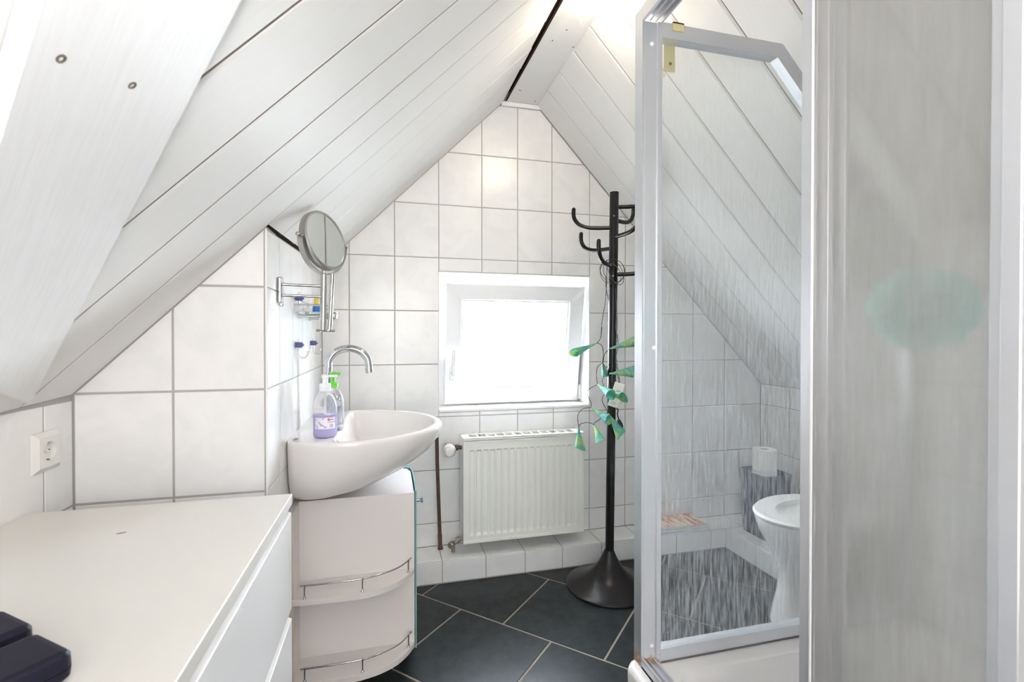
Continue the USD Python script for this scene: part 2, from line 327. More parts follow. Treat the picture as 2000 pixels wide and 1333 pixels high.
# floor
floor = thing('floor', 'dark slate floor tiles laid diagonally with sandy joints', 'floor', kind='structure')
part(floor, 'grout_bed', bx(XK - .1, XR + .1, YB - .1, YF + .2, -.1, -.0012), M_floorgrout)
room = sbox(XK, YB, XR, YF)
c45 = math.sqrt(.5)
def diag(t, n): return (c45 * (t + n), c45 * (n - t))
for r in range(-6, 7):
    n0 = 1.536 + .392 * r; off = -1.350 + (.203 if r % 2 else 0)          # joints of this row along the row
    for k in range(-6, 10):
        t0 = off + .4 * k; g = .0035
        q = Polygon([diag(t0 + g, n0 + g), diag(t0 + .4 - g, n0 + g), diag(t0 + .4 - g, n0 + .392 - g), diag(t0 + g, n0 + .392 - g)]).intersection(room)
        if q.geom_type == 'Polygon' and q.area > 1e-3: part(floor, 'tile', tile_mesh(q.simplify(1e-5), (0, 0, 0), (1, 0, 0), (0, 1, 0), .008, .0012), M_slate)

# the ground outside the window, well below the attic
single('ground', bx(-40, 40, YF + 3, 90, -6.1, -6), P('pale_ground', (.32, .31, .28), .9), 'pale ground far below outside the bright window', 'ground', kind='structure')

# tiled ledges
YST = 2.1113
led = thing('baseboard_far', 'low white tiled ledge running under the radiator', 'ledge', kind='structure')
part(led, 'grout_bed', bx(XS, XR, YST + .0015, YF - .001, 0, .0985), M_grout)
lu = [XS, -.175, .0247, .2247, .4201, .6041, .7864, .985, 1.19, 1.39, 1.59, 1.79, XR]
tiling(led, sbox(XS, 0, XR, .1), lu, [.003, .1], (0, YST, 0), Uf, Vf, joint=.004, mat=M_tile)
tiling(led, sbox(XS, YST, XR, YF), lu, [YST + .003, YF], (0, 0, .1), (1, 0, 0), (0, 1, 0), joint=.004, mat=M_tile)
XL = 1.675
ler = thing('baseboard_right', 'low white tiled ledge along the right wall beside the toilet', 'ledge', kind='structure')
part(ler, 'grout_bed', bx(XL + .0015, XR - .001, 1.10, YST - .001, 0, .0985), M_grout)
lv = [1.10, 1.30, 1.50, 1.70, 1.90, YST - .002]
tiling(ler, sbox(-YST, 0, -1.1, .1), [-v for v in lv[::-1]], [.003, .1], (XL, 0, 0), Ur, (0, 0, 1), joint=.004, mat=M_tile)
tiling(ler, sbox(XL, 1.1, XR, YST), [XL + .003, 1.86, XR], lv, (0, 0, .1), (1, 0, 0), (0, 1, 0), joint=.004, mat=M_tile)

# ceiling slopes of single planks
ceil = thing('ceiling', 'white board ceiling of two steep slopes meeting under the ridge', 'ceiling', kind='structure')
nL = np.array([1, .0455, -1]); nL /= np.linalg.norm(nL)
nR = np.array([-1.062, 0, -1]); nR /= np.linalg.norm(nR)
def plank(y0, y1, x0, x1, left=True):
    prof = [(y0, .003), (y0 + .0068, 0), (y1 - .0058, 0), (y1 - .005, .0008), (y1 - .005, .0145), (y0, .0145)]
    if left: prof = [(y0, .0016), (y0 + .002, .0006), (y0 + .0068, 0), (y1 - .0072, 0), (y1 - .0066, .0006), (y1 - .0066, .0145), (y0, .0145)]
    pts = []
    for x in (x0, x1):
        for y, w in prof:
            pts.append(np.array([x, y, zl(x, y)]) - nL * w if left else np.array([x, y, zr(x)]) - nR * w)
    n = len(prof); F = []
    for j in range(n):
        a, b = j, (j + 1) % n; F += [(a, b, b + n), (a, b + n, a + n)]
    tri = trimesh.creation.triangulate_polygon(Polygon(prof), engine='earcut')
    pv, pf = np.array(tri[0]), np.array(tri[1]); idx = [int(np.argmin([(p[0] - q[0]) ** 2 + (p[1] - q[1]) ** 2 for q in prof])) for p in pv]
    for a, b, c in pf: F += [(idx[a], idx[c], idx[b]), (idx[a] + n, idx[b] + n, idx[c] + n)]
    m = trimesh.Trimesh(np.array(pts), np.array(F), process=False); trimesh.repair.fix_normals(m); return arr(m)
jl = [2.2717, 2.1125, 1.952, 1.782, 1.611, 1.4385, 1.2825, 1.126, .972, .824, .655]
while jl[-1] > -.9: jl.append(jl[-1] - .16)
jl[-1] = YB
rng = np.random.RandomState(3)
for a, b in zip(jl[1:], jl[:-1]):
    lo = XK + .002 if b < 1.29 else XS + .006 + rng.uniform(0, .003)
    part(ceil, 'plank', plank(a, b, lo, .533 + rng.uniform(-.004, .004)), M_plank)
jr = [2.2717 - .1587 * k for k in range(21)]; jr[-1] = YB
for a, b in zip(jr[1:], jr[:-1]): part(ceil, 'plank', plank(a, b, .7085 + rng.uniform(0, .003), XR - .002, False), M_plank)
def tongue(y, x0, x1, left):  # thin strip along a board joint, coloured dark for the shade in the groove
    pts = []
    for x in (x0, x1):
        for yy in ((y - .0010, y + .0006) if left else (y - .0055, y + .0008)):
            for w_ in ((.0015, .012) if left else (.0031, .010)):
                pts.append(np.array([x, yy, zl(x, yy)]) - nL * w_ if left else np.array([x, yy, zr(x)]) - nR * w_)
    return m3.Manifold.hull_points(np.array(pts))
M_grooveshade = P('painted_groove_shade', (.25, .20, .18), .8)  # brown that paints the shadow line between planks
def slab(left, xa, xb, w0, w1, y0, y1):
    pts = []
    for w in (w0, w1):
        for x in (xa, xb):
            for y in (y0, y1): pts.append(np.array([x, y, zl(x, y)]) - nL * w if left else np.array([x, y, zr(x)]) - nR * w)
    return arr(m3.Manifold.hull_points(np.array(pts)))
for y in jl[1:-1]: part(ceil, 'tongue', tongue(y, (XK if y < 1.27 else XS) + .004, .53, True), M_grooveshade)
for y in jr[1:-1]: part(ceil, 'tongue', tongue(y, .715, XR - .004, False), M_grooveshade)
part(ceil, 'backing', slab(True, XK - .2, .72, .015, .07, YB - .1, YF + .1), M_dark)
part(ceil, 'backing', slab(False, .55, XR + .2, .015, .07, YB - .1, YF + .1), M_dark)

# ridge board, its end trim, diagonal brace board
tr = thing('trim_1', 'white ridge board with tiny screws along the top of the ceiling', 'ridge board', kind='structure')
rp = Polygon([(.7095, YF), (.7255, 1.5), (.745, .3), (.745, YB), (.62, YB), (.60, .3), (.5745, 1.5), (.5535, YF)])
part(tr, 'board', extrude(rp, .016, (0, 0, RIDGE)), M_plank)
ed = spline([(.5525, YF - .001, RIDGE + .008), (.5735, 1.5, RIDGE + .008), (.599, .3, RIDGE + .008)], 6)
part(tr, 'raw_edge', (np.vstack([np.c_[ed[:, 0], ed[:, 1], np.full(len(ed), RIDGE - .0005)], np.c_[ed[:, 0], ed[:, 1], np.full(len(ed), RIDGE + .016)]]),
     np.array([q for i in range(len(ed) - 1) for q in ((i, i + 1, i + 1 + len(ed)), (i, i + 1 + len(ed), i + len(ed)))])), M_brownedge)
for (x, y) in ((1045.5, 198), (1017, 177), (1014, 176), (1079, 79), (1107, 58.5), (1119.5, 92)):
    d = ray(x, y); c = EYE + d * (RIDGE - EYE[2]) / d[2]
    part(tr, 'screw', lathe([(.0026, -.0012), (.003, 0), (.003, .002)], c, n=10), M_screw)
single('trim_2', bx(.528, .727, YF - .012, YF, 2.2065, RIDGE - .001, .001), M_pvc, 'short white cover strip between gable tiles and ridge board', 'trim', kind='structure')
br = thing('trim_3', 'wide white wood-grain board screwed diagonally across the left slope', 'brace board', kind='structure')
bp = [(.309, .065), (-.669, 1.106), (-.5576, .7455), (.3095, -.179)]
v0 = [np.array([x, y, zl(x, y)]) for x, y in bp]
e1 = (v0[1] - v0[0]) / np.linalg.norm(v0[1] - v0[0]); e2 = np.cross(nL, e1)
q0 = Polygon([((p - v0[0]) @ e1, (p - v0[0]) @ e2) for p in v0])
def lvl(ins, w): return [v0[0] + e1 * a_ + e2 * b_ + nL * w for a_, b_ in list(q0.buffer(-ins, join_style=2).exterior.coords)[:-1]]
eul = trimesh.transformations.euler_from_matrix(np.vstack([np.c_[np.array([e1, e2, nL]), [0, 0, 0]], [0, 0, 0, 1]]), 'sxyz')
M_brace = usdkit.material(stage, LK + 'white_brace', {
    'g': ('geometry', {}), 'm0': ('mapping', dict(rotation=eul)), 'm': ('mapping', dict(scale=(1.6, 34, 1))), 'w': ('noise_texture', dict(scale=4., detail=5., roughness=.6, distortion=1.2)),
    'r': ('rgb_ramp', {'ramp': [(.35, (.845, .842, .838)), (.6, (.885, .883, .88))]}), 'b': ('bump', dict(strength=.14, distance=.0012)), 'p': ('principled_bsdf', dict(roughness=.42))},
    [('g.position', 'm0.vector'), ('m0.vector', 'm.vector'), ('m.vector', 'w.vector'), ('w.fac', 'r.fac'), ('r.color', 'p.base_color'), ('w.fac', 'b.height'), ('b.normal', 'p.normal')], surface='p.BSDF')
bpts = lvl(0, .001) + lvl(0, .011) + lvl(.0045, .0155)
part(br, 'board', m3.Manifold.hull_points(np.array(bpts)), M_brace)
for (x, y) in ((120, 115), (259, 167)):
    d = ray(x, y); den = np.dot(nL, d); p0 = v0[0] + nL * .0157; t = np.dot(nL, p0 - EYE) / den; c = EYE + d * t
    s = part(br, 'screw', lathe([(.0045, -.002), (.0045, .0002), (.0035, .0006), (.0018, 0), (.0017, -.0008)], c, nL, n=16), M_screw)

# ------------------------------------------------------------------ window
win = thing('window_1', 'small white plastic window tilted open at the top in the tiled gable', 'window', kind='structure')
fy0, fy1 = 2.412, 2.475
fo, fi = sbox(WX0, WZ0, WX1, WZ1), sbox(WX0 + .045, WZ0 + .045, WX1 - .045, WZ1 - .045)
part(win, 'frame', extrude(fo.difference(fi), -(fy1 - fy0), (0, fy0, 0), Uf, Vf), M_pvc)
for i, (a, b) in enumerate(zip([WX0, .4218, .6107, .7966], [.4218, .6107, .7966, WX1])):
    part(win, 'sill_tile', tile_mesh(sbox(a + .001, YF - .004, b - .001, fy0 - .001), (0, 0, WZ0 + .001), (1, 0, 0), (0, 1, 0), .012, .003), M_tile)
part(win, 'reveal', cat(bx(WX0 - .002, WX0 + .0025, YF - .001, fy0, WZ0 + .001, WZ1), bx(WX1 - .0025, WX1 + .002, YF - .001, fy0, WZ0 + .001, WZ1), bx(WX0, WX1, YF - .001, fy0, WZ1 - .0025, WZ1 + .002)), M_pvc)
SX0, SX1, SZ0, SZ1, SY = .265, .9735, .748, 1.352, 2.394
hinge, tilt = (0, SY, SZ0), 10.1
def sash(m): return rot_about(m, hinge, (1, 0, 0), tilt)
w = .077
def bar(quad, d0, d1, b=.006):
    q = np.array(quad); c = q.mean(0); pts = [(x, SY + d0 + b, z) for x, z in q] + [(x, SY + d1, z) for x, z in q]
    n = c + (q - c) * (1 - b / np.abs(q - c).max(0).min()) ; pts += [(x, SY + d0, z) for x, z in n]
    return arr(m3.Manifold.hull_points(np.array(pts)))
o = [(SX0, SZ0), (SX1, SZ0), (SX1, SZ1), (SX0, SZ1)]; ii = [(SX0 + w, SZ0 + w), (SX1 - w, SZ0 + w), (SX1 - w, SZ1 - w), (SX0 + w, SZ1 - w)]
sp = part(win, 'sash', sash(cat(*[bar([o[k], o[(k + 1) % 4], ii[(k + 1) % 4], ii[k]], 0, .058, .004) for k in range(4)])), M_pvc)
bead = sbox(ii[0][0] - .001, ii[0][1] - .001, ii[2][0] + .001, ii[2][1] + .001).difference(sbox(ii[0][0] + .009, ii[0][1] + .009, ii[2][0] - .009, ii[2][1] - .009))
part(sp, 'glazing_bead', sash(extrude(bead, -.02, (0, SY + .012, 0), Uf, Vf)), M_pvc)
part(sp, 'gasket', sash(extrude(sbox(ii[0][0], ii[0][1], ii[2][0], ii[2][1]).difference(sbox(ii[0][0] + .011, ii[0][1] + .011, ii[2][0] - .011, ii[2][1] - .011)), -.012, (0, SY + .032, 0), Uf, Vf)), M_gasket)
part(sp, 'pane', sash(bx(ii[0][0], ii[2][0], SY + .033, SY + .037, ii[0][1], ii[2][1])), M_pane)
hx, hz = .302, .955
hp = part(sp, 'handle', sash(cat(rbox(hx - .013, hx + .013, SY - .008, SY + .001, hz - .078, hz - .01, .004), rbox(hx - .008, hx + .008, SY - .036, SY - .004, hz - .05, hz - .034, .005), rbox(hx - .009, hx + .011, SY - .044, SY - .03, hz - .05, hz + .085, .006))), M_white)
part(win, 'hinge_cover', rbox(.9745, .9865, 2.372, 2.41, .757, .835, .003), M_white)
part(win, 'hinge_cover', rbox(.2425, .2575, 2.385, 2.41, 1.29, 1.36, .003), M_white)
part(win, 'stay_arm', cat(bx(.962, .9705, 2.31, 2.415, 1.3565, 1.3595), bx(.962, .9705, 2.395, 2.41, 1.3565, 1.376)), M_steel)

# ------------------------------------------------------------------ radiator and pipes
RX0, RX1, RY0, RY1, RZ0, RZ1 = .321, .902, 2.132, 2.235, .154, .631
rad = thing('radiator', 'white ribbed panel radiator on the gable wall below the window', 'radiator', (.61, 2.2, .154))
nr = 17; pit = (RX1 - RX0 - .05) / nr; xs = []
for k in range(nr):
    c = RX0 + .025 + (k + .5) * pit; xs += [(c - .0125, 0), (c - .009, 1), (c + .009, 1), (c + .0125, 0)]
xs = [(RX0 + .004, 0)] + xs + [(RX1 - .004, 0)]
zs = [(RZ0 + .006, 0), (RZ0 + .03, 0), (RZ0 + .044, 1), (RZ1 - .064, 1), (RZ1 - .056, 0), (RZ1 - .02, 0)]
Vv = np.array([(x, RY0 + .006 + .0055 * a * b, z) for z, b in zs for x, a in xs]); nx = len(xs); Ff = []
for i in range(len(zs) - 1):
    for j in range(nx - 1):
        a = i * nx + j; Ff += [(a, a + 1, a + nx + 1), (a, a + nx + 1, a + nx)]
part(rad, 'front_panel', (Vv, np.array(Ff)), M_rad)
rimP = sbox(RX0, RZ0, RX1, RZ1 - .012).difference(sbox(RX0 + .0055, RZ0 + .0075, RX1 - .0055, RZ1 - .0215))
part(rad, 'side_cover', cat(extrude(rimP, -.008, (0, RY0 + .001, 0), Uf, Vf), bx(RX0, RX0 + .0015, RY0, RY1 - .01, RZ0 + .002, RZ1 - .004), bx(RX1 - .0015, RX1, RY0, RY1 - .01, RZ0 + .002, RZ1 - .004)), M_rad)
part(rad, 'back_panel', bx(RX0 + .01, RX1 - .01, RY0 + .02, RY1 - .004, RZ0 + .006, RZ1 - .03), M_rad)
g = sbox(RX0, RY0 + .001, RX1, RY1)
for k in range(12):
    a = RX0 + .03 + k * (RX1 - RX0 - .06) / 12; g = g.difference(sbox(a + .003, RY0 + .024, a + (RX1 - RX0 - .06) / 12 - .003, RY1 - .012))
part(rad, 'top_grille', cat(extrude(g, .004, (0, 0, RZ1 - .004)), bx(RX0, RX1, RY0 + .001, RY0 + .003, RZ1 - .014, RZ1 - .003)), M_rad)
part(rad, 'bracket', bx(RX0 + .1, RX0 + .13, RY1 - .006, YF - .0005, .3, .5), M_rad); part(rad, 'bracket', bx(RX1 - .13, RX1 - .1, RY1 - .006, YF - .0005, .3, .5), M_rad)
vx, vy, vz = .262, 2.185, .576
part(rad, 'valve', cat(tube([(vx, vy, vz + .004), (vx + .062, vy, vz + .004)], .0095, 12), tube([(vx + .028, vy, vz + .004), (vx + .042, vy, vz + .004)], .0135, 6), tube([(vx, vy + .002, vz), (vx, YF - .012, vz)], .009, 12)), M_brown)
ths = [(.010, -.002), (.0215, .0), (.0235, .006)] + [(.0265 - .0012 * (i % 2), .012 + .003 * i) for i in range(9)] + [(.024, .043), (.018, .049), (.006, .051)]
th = part(rad, 'thermostat_knob', lathe([(.014, -.004), (.026, 0), (.0285, .008), (.0288, .026), (.026, .040), (.020, .047), (.012, .049)], (vx, vy - .01, vz), (-.02, -1, -.02), 36), M_white, smooth=40)
rb = []
for k in range(22):
    a = k / 22 * 2 * math.pi; ca, sa = math.cos(a), math.sin(a)
    rb.append(tube([(vx + .0288 * ca, vy - .018, vz + .0288 * sa), (vx + .0285 * ca, vy - .038, vz + .0285 * sa), (vx + .0225 * ca, vy - .0555, vz + .0225 * sa)], .0012, 5))
part(th, 'rib', cat(*rb), M_gasket, kind='stuff')
part(rad, 'return_valve', cat(tube(spline([(.2835, 2.19, .1015), (.2835, 2.19, .126), (.287, 2.19, .14), (.30, 2.19, .146), (RX0 + .01, 2.19, .146 + .02)]), .009, 12), tube([(.301, 2.19, .15), (.313, 2.19, .158)], .0135, 6), lathe([(.012, 0), (.0145, .004), (.0145, .022), (.010, .026)], (.279, 2.172, .146), (-.5, -.7, 0), 16)), M_brass, smooth=40)
hpipe = thing('heating_pipe', 'thin brown vertical heating pipe between washbasin and radiator', 'pipe', (.229, 2.235, .1))
part(hpipe, 'pipe', tube([(.213, 2.235, .62), (.2145, 2.235, .52), (.2265, 2.235, .17), (.229, 2.235, .1)], .0082, 14), M_brown, smooth=40)
part(hpipe, 'joint', tube([(.2265, 2.235, .168), (.2285, 2.235, .1035)], .0098, 14), M_brown, smooth=40)
part(hpipe, 'collar', tube([(.229, 2.235, .1005), (.229, 2.235, .108)], .013, 14), M_brown)

# ------------------------------------------------------------------ coat stand
ang = math.radians(25.84); CX, CY = .930, 1.918
stand = thing('coat_stand', 'black metal coat stand with curved hooks and a trumpet foot', 'coat stand', (CX, CY, 0))
foot = [(.186, 0), (.1875, .006), (.184, .011), (.166, .017), (.138, .027), (.108, .041), (.082, .060), (.060, .083), (.043, .107), (.031, .130), (.0225, .150), (.0205, .156)]
part(stand, 'base', lathe(foot, (CX, CY, 0), n=64), M_black, smooth=50)
TX, TY = .955, 1.925
def pole(z): t = z / 1.72; return np.array([CX + (TX - CX) * t, CY + (TY - CY) * t, z])
pm = np.vstack([pole(z) for z in (.14, .9, 1.30, 1.315, 1.719)])
part(stand, 'pole', tube(pm, [.0185, .0185, .0188, .0195, .0195], 28), M_black, smooth=40)
def hook(z, az, L, H=.085, r=.0088):
    o = pole(z); d = np.array([math.sin(az), math.cos(az), 0]); u = np.array([0, 0, 1.])
    pts = [o + d * .012, o + d * L * .4, o + d * L * .66 + u * .004, o + d * L * .86 + u * .018, o + d * L * .97 + u * .042, o + d * L + u * (H * .75), o + d * L * .995 + u * H]
    return cat(tube(spline(pts, 6), r, 12), lathe([(r, 0), (r * .8, r * .6), (r * .35, r * .95)], pts[-1], n=12))
R90 = math.pi / 2; base_az = math.radians(25.84)
for z, da, L in ((1.565, -94, .175), (1.655, 84, .175), (1.60, 36, .15), (1.523, 142, .17), (1.475, -62, .165), (1.395, -158, .16), (1.36, 92, .165), (1.41, 0, .14)):
    part(stand, 'hook', hook(z, base_az + math.radians(da), L), M_black, smooth=50)
fwd = -np.array([math.sin(base_az), math.cos(base_az), 0])
for z in (1.612, 1.352):
    part(stand, 'screw', lathe([(.004, -.002), (.0045, .001), (.003, .0025)], pole(z) + fwd * .0195, fwd, 12), M_screw)

# ------------------------------------------------------------------ paper cone string of lights hung on the stand
lights = thing('string_light', 'string of green paper cone lights with black wire draped on the coat stand', 'string lights', (.9, 1.85, .7))
def p6(x, y, R=2.095): return at_range(1080 + x / 4.762, 640 + y / 4.7619, R)
def p5(x, y, R=2.09): return at_range(1080 + x / 4.444, 360 + y / 4.4433, R)
def cone(a, b, rm, flat=.75, roll=0., k=0):
    a, b = np.asarray(a), np.asarray(b); z = (b - a); L = np.linalg.norm(z); z /= L
    x = np.cross(z, [0, 0, 1.]); x = x / np.linalg.norm(x) if np.linalg.norm(x) > .1 else np.array([1., 0, 0]); y = np.cross(z, x)
    c, s = math.cos(roll), math.sin(roll); x, y = x * c + y * s, y * c - x * s
    V, F, n, rows = [], [], 20, 8
    for i in range(rows + 1):
        t = i / rows
        for j in range(n):
            th_ = j / n * 2 * math.pi; lip = t ** 3 * .09 * L * math.cos(th_ + k)             # slanted, rolled mouth
            r = .0028 + (rm - .0028) * t ** 1.15 * (1 + .10 * t * math.cos(3 * th_ + k))
            V.append(a + z * (L * t * .97 + lip) + x * r * math.cos(th_) + y * r * flat * math.sin(th_))
    for i in range(rows):
        for j in range(n):
            p, q = i * n + j, i * n + (j + 1) % n; F += [(p, q, q + n), (p, q + n, p + n)]
    V = np.array(V); m = trimesh.Trimesh(V, F, process=False); N = m.vertex_normals; k2 = len(V)
    V2 = V - N * .0006; F2 = [(a_ + k2, c_ + k2, b_ + k2) for a_, b_, c_ in F]
    e = rows * n; E = []
    for j in range(n): p, q = e + j, e + (j + 1) % n; E += [(p, q, q + k2), (p, q + k2, p + k2)]
    return np.vstack([V, V2]), np.array(list(map(tuple, F)) + F2 + E)
cones = [((410, 145), (190, 238), 2.09, 2.05, .026), ((520, 200), (765, 132), 2.065, 2.09, .027), ((460, 330), (484, 440), 2.085, 2.16, .021), ((525, 430), (768, 412), 2.06, 2.09, .027),
         ((415, 530), (545, 632), 2.06, 2.00, .026), ((505, 600), (660, 656), 2.05, 1.99, .025), ((355, 745), (525, 866), 2.07, 2.02, .027), ((515, 800), (642, 1012), 2.055, 2.03, .030),
         ((240, 930), (248, 1138), 2.10, 2.10, .026), ((380, 905), (445, 1062), 2.10, 2.06, .024)]
for k, (a, b, Ra, Rb, rm) in enumerate(cones): part(lights, 'lamp_shade', cone(p6(*a, Ra), p6(*b, Rb), rm, .72, .5 * k, k * 1.3), M_shade, smooth=60)
wires = [[(455, 0), (450, 60), (435, 115), (410, 145)], [(410, 145), (450, 165), (466, 220), (465, 300), (460, 330)], [(520, 200), (480, 252), (468, 310), (460, 330)], [(460, 330), (415, 370), (405, 440), (410, 500), (415, 530)],
         [(460, 330), (495, 372), (520, 340)], [(525, 430), (480, 450), (460, 500), (478, 560), (505, 600)], [(415, 530), (350, 565), (318, 605), (332, 655), (354, 700), (355, 745)], [(505, 600), (465, 640), (460, 690), (490, 752), (515, 800)],
         [(355, 745), (280, 757), (236, 802), (230, 860), (240, 930)], [(240, 925), (255, 900), (300, 886), (350, 890), (380, 905)], [(380, 905), (390, 885), (430, 860), (462, 815), (515, 800)]]
wm = [tube(spline([p6(x, y, 2.075) for x, y in W], 6), .0014, 6) for W in wires]
wm += [tube(spline([p5(*q, 2.08) for q in W], 6), .0014, 6) for W in ([(415, 1333), (425, 1200), (450, 1050), (462, 930), (465, 850), (470, 700)], [(480, 1000), (462, 900), (458, 800)])]
for cx, cy, rx, ry, t0 in ((515, 760, 105, 110, 0), (530, 750, 95, 100, .7), (500, 770, 92, 95, 1.9), (545, 765, 70, 108, 2.6)):
    wm.append(tube([p5(cx + rx * math.cos(a), cy + ry * math.sin(a + .2 * t0), 2.055 + .02 * math.sin(a + t0)) for a in np.linspace(0, 2 * math.pi, 30, endpoint=False)], .0012, 6, closed=True))
wm += [tube(spline([p5(*q, 2.10) for q in [(550, 860), (548, 1000), (558, 1180), (552, 1333)]] + [p6(*q, 2.10) for q in [(598, 60), (606, 150), (590, 260), (598, 350), (614, 450), (622, 525)]], 6), .0014, 6),
       tube(spline([p5(*q, 2.105) for q in [(540, 900), (556, 1090), (546, 1250)]] + [p6(*q, 2.105) for q in [(590, 20), (600, 180), (586, 300), (602, 440), (616, 525)]], 6), .0014, 6)]
part(lights, 'wire', cat(*wm), M_blackcable, smooth=60)
a0, a1 = p6(622, 520, 2.05), p6(552, 735, 2.045); ax = (a1 - a0) / np.linalg.norm(a1 - a0); fw = -ray(1200, 773); fw /= np.linalg.norm(fw); fw -= ax * np.dot(fw, ax); fw /= np.linalg.norm(fw); sx = np.cross(ax, fw)
hb = [a0 + ax * (np.linalg.norm(a1 - a0) * t) + sx * s * .0205 + fw * q * .009 for t in (0.02, .98) for s in (-1, 1) for q in (-1, 1)]
hb += [p + (ax * .003 if i < 4 else -ax * .003) * -1 + fw * (-.003 if i % 2 else .003) for i, p in enumerate(hb)]
adp = part(lights, 'driver_box', m3.Manifold.hull_points(np.array(hb)), M_white, label='small white driver box with printed marks')
fr_ = a0 + fw * .0096
def on_box(m2):    # xy of a flat print -> box face (x along ax, y along sx)
    v, f = arr(m2); return fr_ + v[:, :1] * ax + v[:, 1:2] * sx + v[:, 2:] * fw, f
def ring(cx, cy, rx, ry, t=.0011):
    q = affinity.scale(Point(cx, cy).buffer(1), rx, ry, origin=(cx, cy)); return trimesh.creation.extrude_polygon(q.difference(affinity.scale(Point(cx, cy).buffer(1), rx - t, ry - t, origin=(cx, cy))), .0004, engine='earcut')
Lb = np.linalg.norm(a1 - a0)
for mk_ in (ring(Lb * .86, .001, .006, .013), ring(Lb * .86, .001, .0025, .006), ring(Lb * .34, -.010, .006, .0035), *[bx(Lb * .30 + .003 * i, Lb * .30 + .003 * i + .001, -.006, .004 - .002 * (i % 2), 0, .0003) for i in range(3)]): part(adp, 'printed_mark', on_box(mk_), M_ink)
part(lights, 'mains_lead', tube(spline([a1, p6(602, 760, 2.05), p6(600, 810, 2.05), p6(614, 862, 2.05)], 6), .0028, 8), M_blackcable, smooth=60)
part(lights, 'plug', tube([p6(610, 858, 2.05), p6(618, 880, 2.05), p6(632, 908, 2.05), p6(644, 930, 2.05)], [.006, .0085, .0085, .0055], 10), M_blackcable, smooth=60)

# ------------------------------------------------------------------ washbasin, tap, bottles
BX, BY, BZ = XS + .0008, 1.765, .785
half = [(0, .275), (.06, .305), (.14, .322), (.215, .316), (.30, .285), (.38, .225), (.44, .14), (.468, .06)]
outl = spline([(x, -y) for x, y in half] + [(.475, 0)] + [(x, y) for x, y in half[::-1]], 8)
polyO = Polygon(outl)
inn = polyO.buffer(-.028).intersection(sbox(.135, -1, 1, 1)).buffer(-.03).buffer(.03)
cc = np.array([.285, 0.]); NA = 120
angs = np.linspace(0, 2 * math.pi, NA, endpoint=False)
def radial(poly):
    from shapely.geometry import LineString
    o = []
    for a in angs:
        g = LineString([cc, cc + np.array([math.cos(a), math.sin(a)]) * 2]).intersection(poly.exterior); q = np.array(getattr(g, 'geoms', [g])[-1].coords if g.geom_type != 'MultiPoint' else [list(k.coords[0]) for k in g.geoms])
        o.append(q[np.argmax(((q - cc) ** 2).sum(1))])
    return np.array(o)
RO, RI = radial(polyO), radial(inn)
rings = []
for z, sxx, syy in ((.585, .10, .26), (.588, .27, .50), (.600, .46, .72), (.620, .62, .84), (.660, .80, .925), (.700, .915, .965), (.735, .972, .985), (.760, .994, .996), (.773, .998, .998), (.781, .993, .994), (.785, .978, .982)):
    rings.append(np.c_[RO[:, 0] * sxx, RO[:, 1] * syy, np.full(NA, z)])
rings.append(np.c_[RI + (RI - cc) * .05, np.full(NA, .785)])
rings.append(np.c_[RI + (RI - cc) * .005, np.full(NA, .782)])
for s, z in ((.985, .774), (.955, .75), (.90, .72), (.80, .69), (.62, .668), (.40, .657), (.18, .652), (.08, .650)): rings.append(np.c_[cc + (RI - cc) * s, np.full(NA, z)])
V = np.vstack(rings) + np.array([BX, BY, 0]); F = []
for i in range(len(rings) - 1):
    for j in range(NA): p, q = i * NA + j, i * NA + (j + 1) % NA; F += [(p, q, q + NA), (p, q + NA, p + NA)]
for base, flip in ((0, 1), ((len(rings) - 1) * NA, 0)):
    for j in range(1, NA - 1): F.append((base, base + j + 1, base + j) if flip else (base, base + j, base + j + 1))
basin = thing('washbasin', 'white ceramic washbasin with rounded bowl fixed to the tiled side wall', 'washbasin', (BX, BY, .585))
part(basin, 'bowl', (V, np.array(F)), M_ceramic, smooth=55)
part(basin, 'plughole', lathe([(.018, 0), (.022, .002), (.020, .004), (.012, .003)], (BX + cc[0], BY, .6505), n=24), M_chrome, smooth=40)
part(basin, 'overflow_cap', lathe([(.008, 0), (.0095, .003), (.006, .005)], (BX + .02, BY - .245, .785), n=20), M_chrome, smooth=40)
part(basin, 'waste_trap', cat(tube([(BX + .04, 1.66, .596), (BX + .15, 1.655, .594)], .011, 12), rbox(BX + .045, BX + .11, 1.645, 1.69, .5765, .604, .006), tube([(BX + .13, 1.68, .5765), (BX + .13, 1.68, .60)], .013, 14)), M_void, smooth=40)

tap = thing('tap', 'chrome swan neck basin tap with a side lever', 'tap', (BX + .083, BY, BZ))
fx = BX + .083
part(tap, 'body', cat(lathe([(.027, 0), (.027, .004), (.0235, .007), (.0235, .060), (.022, .075), (.015, .082)], (fx, BY, BZ), n=32)), M_chrome, smooth=40)
arc = [(fx, BY, BZ + .075), (fx, BY, BZ + .12), (fx, BY, BZ + .17), (fx + .002, BY, BZ + .195)] + [(fx + .068 - .068 * math.cos(a), BY, BZ + .2 + .062 * math.sin(a)) for a in np.linspace(.25, 2.85, 14)] + [(fx + .137, BY, BZ + .188)]
part(tap, 'spout', tube(spline(arc, 4), .0128, 22), M_chrome, smooth=60)
part(tap, 'aerator', tube([(fx + .1345, BY, BZ + .194), (fx + .1382, BY, BZ + .176)], .0133, 22), M_chrome, smooth=40)
part(tap, 'lever', m3.Manifold.batch_hull([m3.Manifold.sphere(r, 16).translate(p) for p, r in (((fx + .01, BY - .012, BZ + .062), .010), ((fx + .045, BY - .055, BZ + .078), .010), ((fx + .048, BY - .062, BZ + .098), .0085))]), M_chrome, smooth=50)

